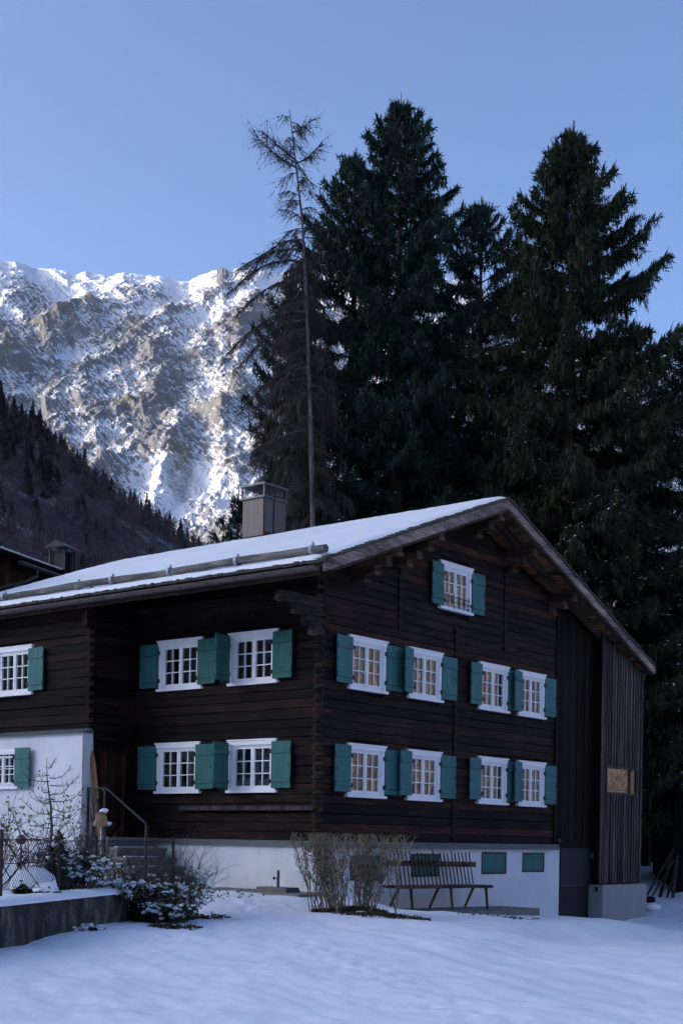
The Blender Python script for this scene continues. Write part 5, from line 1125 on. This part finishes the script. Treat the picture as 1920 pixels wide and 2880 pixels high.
# bird feeder and glass ball
c = DL(25, -4.385); bf = thing('bird_feeder', 'straw bell shaped bird feeder with snow on a white pole', 'bird feeder', (c[0], c[1], .7))
mb = MB(); mb.tube([(c[0], c[1], .7), (c[0], c[1], 1.76)], .013, 6, 0); mb.build('pole', ['white'], bf)
mb = MB(); mb.tube([(c[0], c[1], 1.76), (c[0], c[1], 1.79), (c[0], c[1], 1.98), (c[0], c[1], 1.99)], [.155, .15, .085, .08], 12, 0); mb.build('body', ['straw'], bf)
mb = MB(); mb.tube([(c[0], c[1], 1.985), (c[0], c[1], 2.02), (c[0], c[1], 2.05)], [.10, .07, .02], 12, 0); mb.build('lid', ['redtin'], bf)
mb = MB(); q = c+R*.05; mb.blob((q[0], q[1], 2.045), (.085, .085, .045), 0); mb.build('snow', ['snow'], bf, smooth=True); mb = MB(); q = c+R*.13; mb.blob((q[0], q[1], 1.81), (.07, .07, .035), 0); mb.build('snow', ['snow'], bf, smooth=True)
c = DL(23, -5.37); gb = thing('glass_ball', 'dark purple glass garden ball on a stake', 'garden ball', (c[0], c[1], .7))
mb = MB(); mb.tube([(c[0], c[1], .7), (c[0], c[1], 1.44)], .012, 6, 0); mb.build('stake', ['rust'], gb); mb = MB(); mb.blob((c[0], c[1], 1.50), (.085, .085, .085), 0, n1=14, n2=20, jit=0); mb.build('ball', ['purple'], gb, smooth=True)
# ================================================================ NEIGHBOUR BARN (behind, left)
e2 = np.array([1, .356]); e2 /= np.linalg.norm(e2); p2 = np.array([.356, -1]); p2 /= np.linalg.norm(p2); O2 = np.array([44., -10.96])
def BP(t, s, z): q = O2+e2*t+p2*s; return DL(q[0], q[1], z)
barn = thing('barn', 'dark brown neighbouring barn with snowy corrugated roof behind the left roof end', 'barn', BP(4, 3, 1.5))
mb = MB(); t = -8
while t < 12: w = .2; mb.hexa([BP(t+.005, .5, 0), BP(t+w-.005, .5, 0), BP(t+w-.005, .6, 0), BP(t+.005, .6, 0), BP(t+.005, .5, 10.65), BP(t+w-.005, .5, 10.65), BP(t+w-.005, .6, 10.65), BP(t+.005, .6, 10.65)], 0); t += w
mb.hexa([BP(-8, .6, 0), BP(12, .6, 0), BP(12, 9, 0), BP(-8, 9, 0), BP(-8, .6, 10.6), BP(12, .6, 10.6), BP(12, 9, 10.6), BP(-8, 9, 10.6)], 0); mb.build('wall', ['barnwood'], barn)
mb = MB(); zr = lambda s: 10.72+.27*s
mb.hexa([BP(-8.5, 0, zr(0)-.12), BP(12.5, 0, zr(0)-.12), BP(12.5, 4.6, zr(4.6)-.12), BP(-8.5, 4.6, zr(4.6)-.12), BP(-8.5, 0, zr(0)), BP(12.5, 0, zr(0)), BP(12.5, 4.6, zr(4.6)), BP(-8.5, 4.6, zr(4.6))], 0, .3)
rf = mb.build('roof', ['board'], barn)
mb = MB(); t = -8.5
while t < 12.4: mb.hexa([BP(t, -.03, zr(0)+.005), BP(t+.11, -.03, zr(0)+.005), BP(t+.11, 4.6, zr(4.6)+.005), BP(t, 4.6, zr(4.6)+.005), BP(t, -.03, zr(0)+.055), BP(t+.11, -.03, zr(0)+.055), BP(t+.11, 4.6, zr(4.6)+.06), BP(t, 4.6, zr(4.6)+.06)], 0); t += .17
mb.hexa([BP(-8.5, .12, zr(.12)+.01), BP(12.4, .12, zr(.12)+.01), BP(12.4, 4.6, zr(4.6)+.01), BP(-8.5, 4.6, zr(4.6)+.01), BP(-8.5, .12, zr(.12)+.05), BP(12.4, .12, zr(.12)+.05), BP(12.4, 4.6, zr(4.6)+.09), BP(-8.5, 4.6, zr(4.6)+.09)], 0); mb.build('snow', ['snow'], rf)
mb = MB(); mb.tube([BP(.8, -.06, 10.47), BP(12, -.06, 10.47)], .075, 8, 0); mb.tube([BP(1.8, -.06, 10.45), BP(1.85, -.06, 10.2), BP(1.5, .2, 9.95), BP(.3, .42, 9.55), BP(.1, .45, 9.3), BP(.1, .45, 6)], .055, 8, 0); mb.build('gutter', ['greycap'], barn)
def at2(px, y, dep): p = DL(dep, (px-960)/3853*dep); p[2] = 1.6+(2360+.01658*(px-960)-y)/3853*dep; return p
c = at2(162, 1600, 47.6); mb = MB(); u = np.array([e2[0]*F[0]+e2[1]*R[0], e2[0]*F[1]+e2[1]*R[1], 0]); v = np.array([-u[1], u[0], 0])
for a in (-1, 1):
    for b_ in (-1, 1): mb.beam(c+u*.3*a+v*.3*b_-UP*.2, c+u*.3*a+v*.3*b_+UP*.72, .05, .05)
mb.obox(c+UP*.15, u*.24, v*.24, UP*.42, 0)
for k in range(5): mb.beam(c+u*.3*(-1+k*.5)-v*.3-UP*.1, c+u*.3*(-1+k*.5)-v*.3+UP*.7, .02, .02)
pk = c+UP*.92; A = [c-u*.46-v*.42+UP*.68, c+u*.46-v*.42+UP*.68, c+u*.46+v*.42+UP*.68, c-u*.46+v*.42+UP*.68]
mb.hexa([A[0], A[1], A[2], A[3], c-u*.40+v*.0+UP*.93, c+u*.40+v*.0+UP*.93, c+u*.40+v*.02+UP*.93, c-u*.40+v*.02+UP*.93], 0); mb.build('chimney', ['iron'], rf)
mb = MB(); 
for k in range(2): mb.beam(c+u*(.1+k*.1)-v*.36-UP*.35, c+u*(1.0)-v*.36-UP*.36, .02, .03)
for k in (.8, 1.05): mb.beam(c+u*k-v*.36-UP*.5, c+u*k-v*.36-UP*.2, .03, .03)
mb.build('roof_ladder', ['greycap'], rf)
# ================================================================ RIGHT EDGE: shed, tub, trunks
c = DL(46.3, 12.2, 0); gs = -.3
shed = thing('shed', 'dark old plank shed with sagging mossy roof at the right edge', 'shed', (c[0], c[1], gs))
def SP(d, l, z): return DL(46+d, 11.13+l, z*1.10-.12)
mb = MB(); l = 0
while l < 3.4: mb.hexa([SP(0, l, -.5), SP(0, l+.17, -.5), SP(.05, l+.17, -.5), SP(.05, l, -.5), SP(0, l, 3.55), SP(0, l+.17, 3.55), SP(.05, l+.17, 3.55), SP(.05, l, 3.55)], 0); l += .175
mb.hexa([SP(.05, 0, -.5), SP(.05, 3.4, -.5), SP(3, 3.4, -.5), SP(3, 0, -.5), SP(.05, 0, 3.5), SP(.05, 3.4, 3.5), SP(3, 3.4, 3.5), SP(3, 0, 3.5)], 0); mb.build('wall', ['board'], shed)
mb = MB(); mb.hexa([SP(-.35, -.35, 3.45), SP(-.35, 3.6, 4.1), SP(3.3, 3.6, 4.1), SP(3.3, -.35, 3.45), SP(-.35, -.35, 3.62), SP(-.35, 3.6, 4.3), SP(3.3, 3.6, 4.3), SP(3.3, -.35, 3.62)], 0); rf = mb.build('roof', ['barnwood'], shed)
mb = MB(); mb.hexa([SP(-.3, .1, 3.72), SP(-.3, 3.5, 4.3), SP(3.2, 3.5, 4.3), SP(3.2, .1, 3.72), SP(-.2, .2, 3.80), SP(-.2, 3.5, 4.42), SP(3.1, 3.5, 4.42), SP(3.1, .2, 3.80)], 0); mb.build('snow', ['snow'], rf)
pp = thing('planks', 'weathered planks leaning against the shed\'s left side', 'planks', SP(-.3, -.3, -.1))
for k, (l0, l1, zt_, w_) in enumerate(((-.95, -.10, 1.30, .09), (-.78, .02, 1.10, .06), (-.52, -.02, 1.45, .12), (-.30, .10, .95, .07), (-.12, .16, 1.25, .10))):
    m2 = MB(); m2.beam(SP(-.25-.07*k, l0, -.05), SP(.0, l1, zt_), w_, .03, 0); m2.build('plank', ['batten' if k % 2 else 'bark'], pp)
c = DL(43.2, 9.80, -.05); c[2] = gz(c[0], c[1]); tub = thing('log_section', 'short dark red log lying on the snow beyond the concrete plinth', 'log', c)
mb = MB(); mb.tube([c+UP*.34-R*.45, c+UP*.34+R*.02, c+UP*.34+R*.10], [.11, .11, .075], 12, 0, .5); mb.build('trunk_piece', ['redlog' if 'redlog' in M else 'doorwood'], tub)
mb = MB(); mb.blob(c+UP*.10-R*.05, (.36, .34, .16), 0, n1=7, n2=12, jit=.08); so2 = mb.build('snow', ['snow'], tub, smooth=True)
g = np.random.default_rng(300)
for i, (px, dep, rad_, lab) in enumerate(((1846, 51, .46, 'thick dark tree trunk just right of the annex'), (1815, 50, .18, 'slim dark trunk half hidden behind the annex edge'), (1872, 52, .12, 'thin trunk left of the shed'), (1893, 60, .10, 'thin distant trunk seen just above the snowy bank'))):
    b = base_px(px, dep); root = thing('tree', lab, 'tree', b); mb = MB(); mb.tube([b-UP*.5, b+UP*.3, b+UP*5, b+UP*11], [rad_*1.3, rad_, rad_*.85, rad_*.6], 10, 0, .4); mb.build('trunk', ['bark'], root)
    cr_ = MB(); H0 = 3.2
    for k in range(34):
        z0 = g.uniform(H0, 11); a = g.random()*6.28; o = np.array([math.cos(a), math.sin(a), 0]); side = np.array([-o[1], o[0], 0]); L = g.uniform(1.2, 3.0); n_ = int(130*L); t = g.random(n_); r_, z_ = limb_curve(L, -.1, .5, .25, t); P = b+UP*z0+o*r_[:, None]+side*(g.normal(0, .25, n_)*(1-t))[:, None]+UP*z_[:, None]
        cr_.quads(strips(P, unit(-UP*.8+o*.3+g.normal(0, .35, (n_, 3))), g.uniform(.15, .45, n_), .03, .01, g), 0)
        q = g.integers(0, n_, 8); cr_.quads(strips(P[q]+UP*.02, unit(o+g.normal(0, .4, (8, 3))*np.array([1, 1, .2])), g.uniform(.08, .25, 8), .03, .02, g), 1)
    cr_.build('crown', ['needle2', 'snow'], root)
# wood beyond the right edge: snow dusted thicket
m_ = MB(); q = []; 
for i in range(90):
    b = base_px(g.uniform(1700, 2250), g.uniform(58, 95)); H = g.uniform(6, 15); n_ = 160; f = g.random(n_); a = g.random(n_)*6.28; r_ = (1-f)*2.2*g.random(n_)**.5+.1
    P = b+np.stack([np.cos(a)*r_, np.sin(a)*r_, .3+f*H], 1); m_.quads(strips(P, unit(np.stack([np.cos(a), np.sin(a), -.2+0*a], 1)+g.normal(0, .3, (n_, 3))), g.uniform(.3, .9, n_), .05, .02, g), 0)
    k = 50; i_ = g.integers(0, n_, k); m_.quads(strips(P[i_]+UP*.05, unit(np.stack([np.cos(a[i_]), np.sin(a[i_]), 0*a[i_]], 1)+g.normal(0, .3, (k, 3))*.5), g.uniform(.2, .7, k), .05, .03, g), 1)
o = m_.build('thicket', ['needle2', 'snow'], base=(0, 0, 0)); tag(o, 'snow dusted dark thicket beyond the shed at right', 'thicket', kind='stuff')

# ================================================================ AIR
hm = bpy.data.materials.new('valley haze'); hm.use_nodes = True; n = hm.node_tree; n.nodes.clear(); o_ = n.nodes.new('ShaderNodeOutputMaterial'); v_ = n.nodes.new('ShaderNodeVolumePrincipled')
v_.inputs['Color'].default_value = (.82, .88, .97, 1); v_.inputs['Density'].default_value = 1.2e-5; v_.inputs['Anisotropy'].default_value = .2; n.links.new(v_.outputs[0], o_.inputs['Volume'])
mb = MB(); mb.box(-4300, 4300, -4300, 4300, -60, 1650); hz_o = mb.build('haze', [hm], base=(0, 0, 0)); hz_o['kind'] = 'stuff'; hz_o['label'] = 'thin cold blue air between the house and the mountain'
S.cycles.volume_bounces = 0
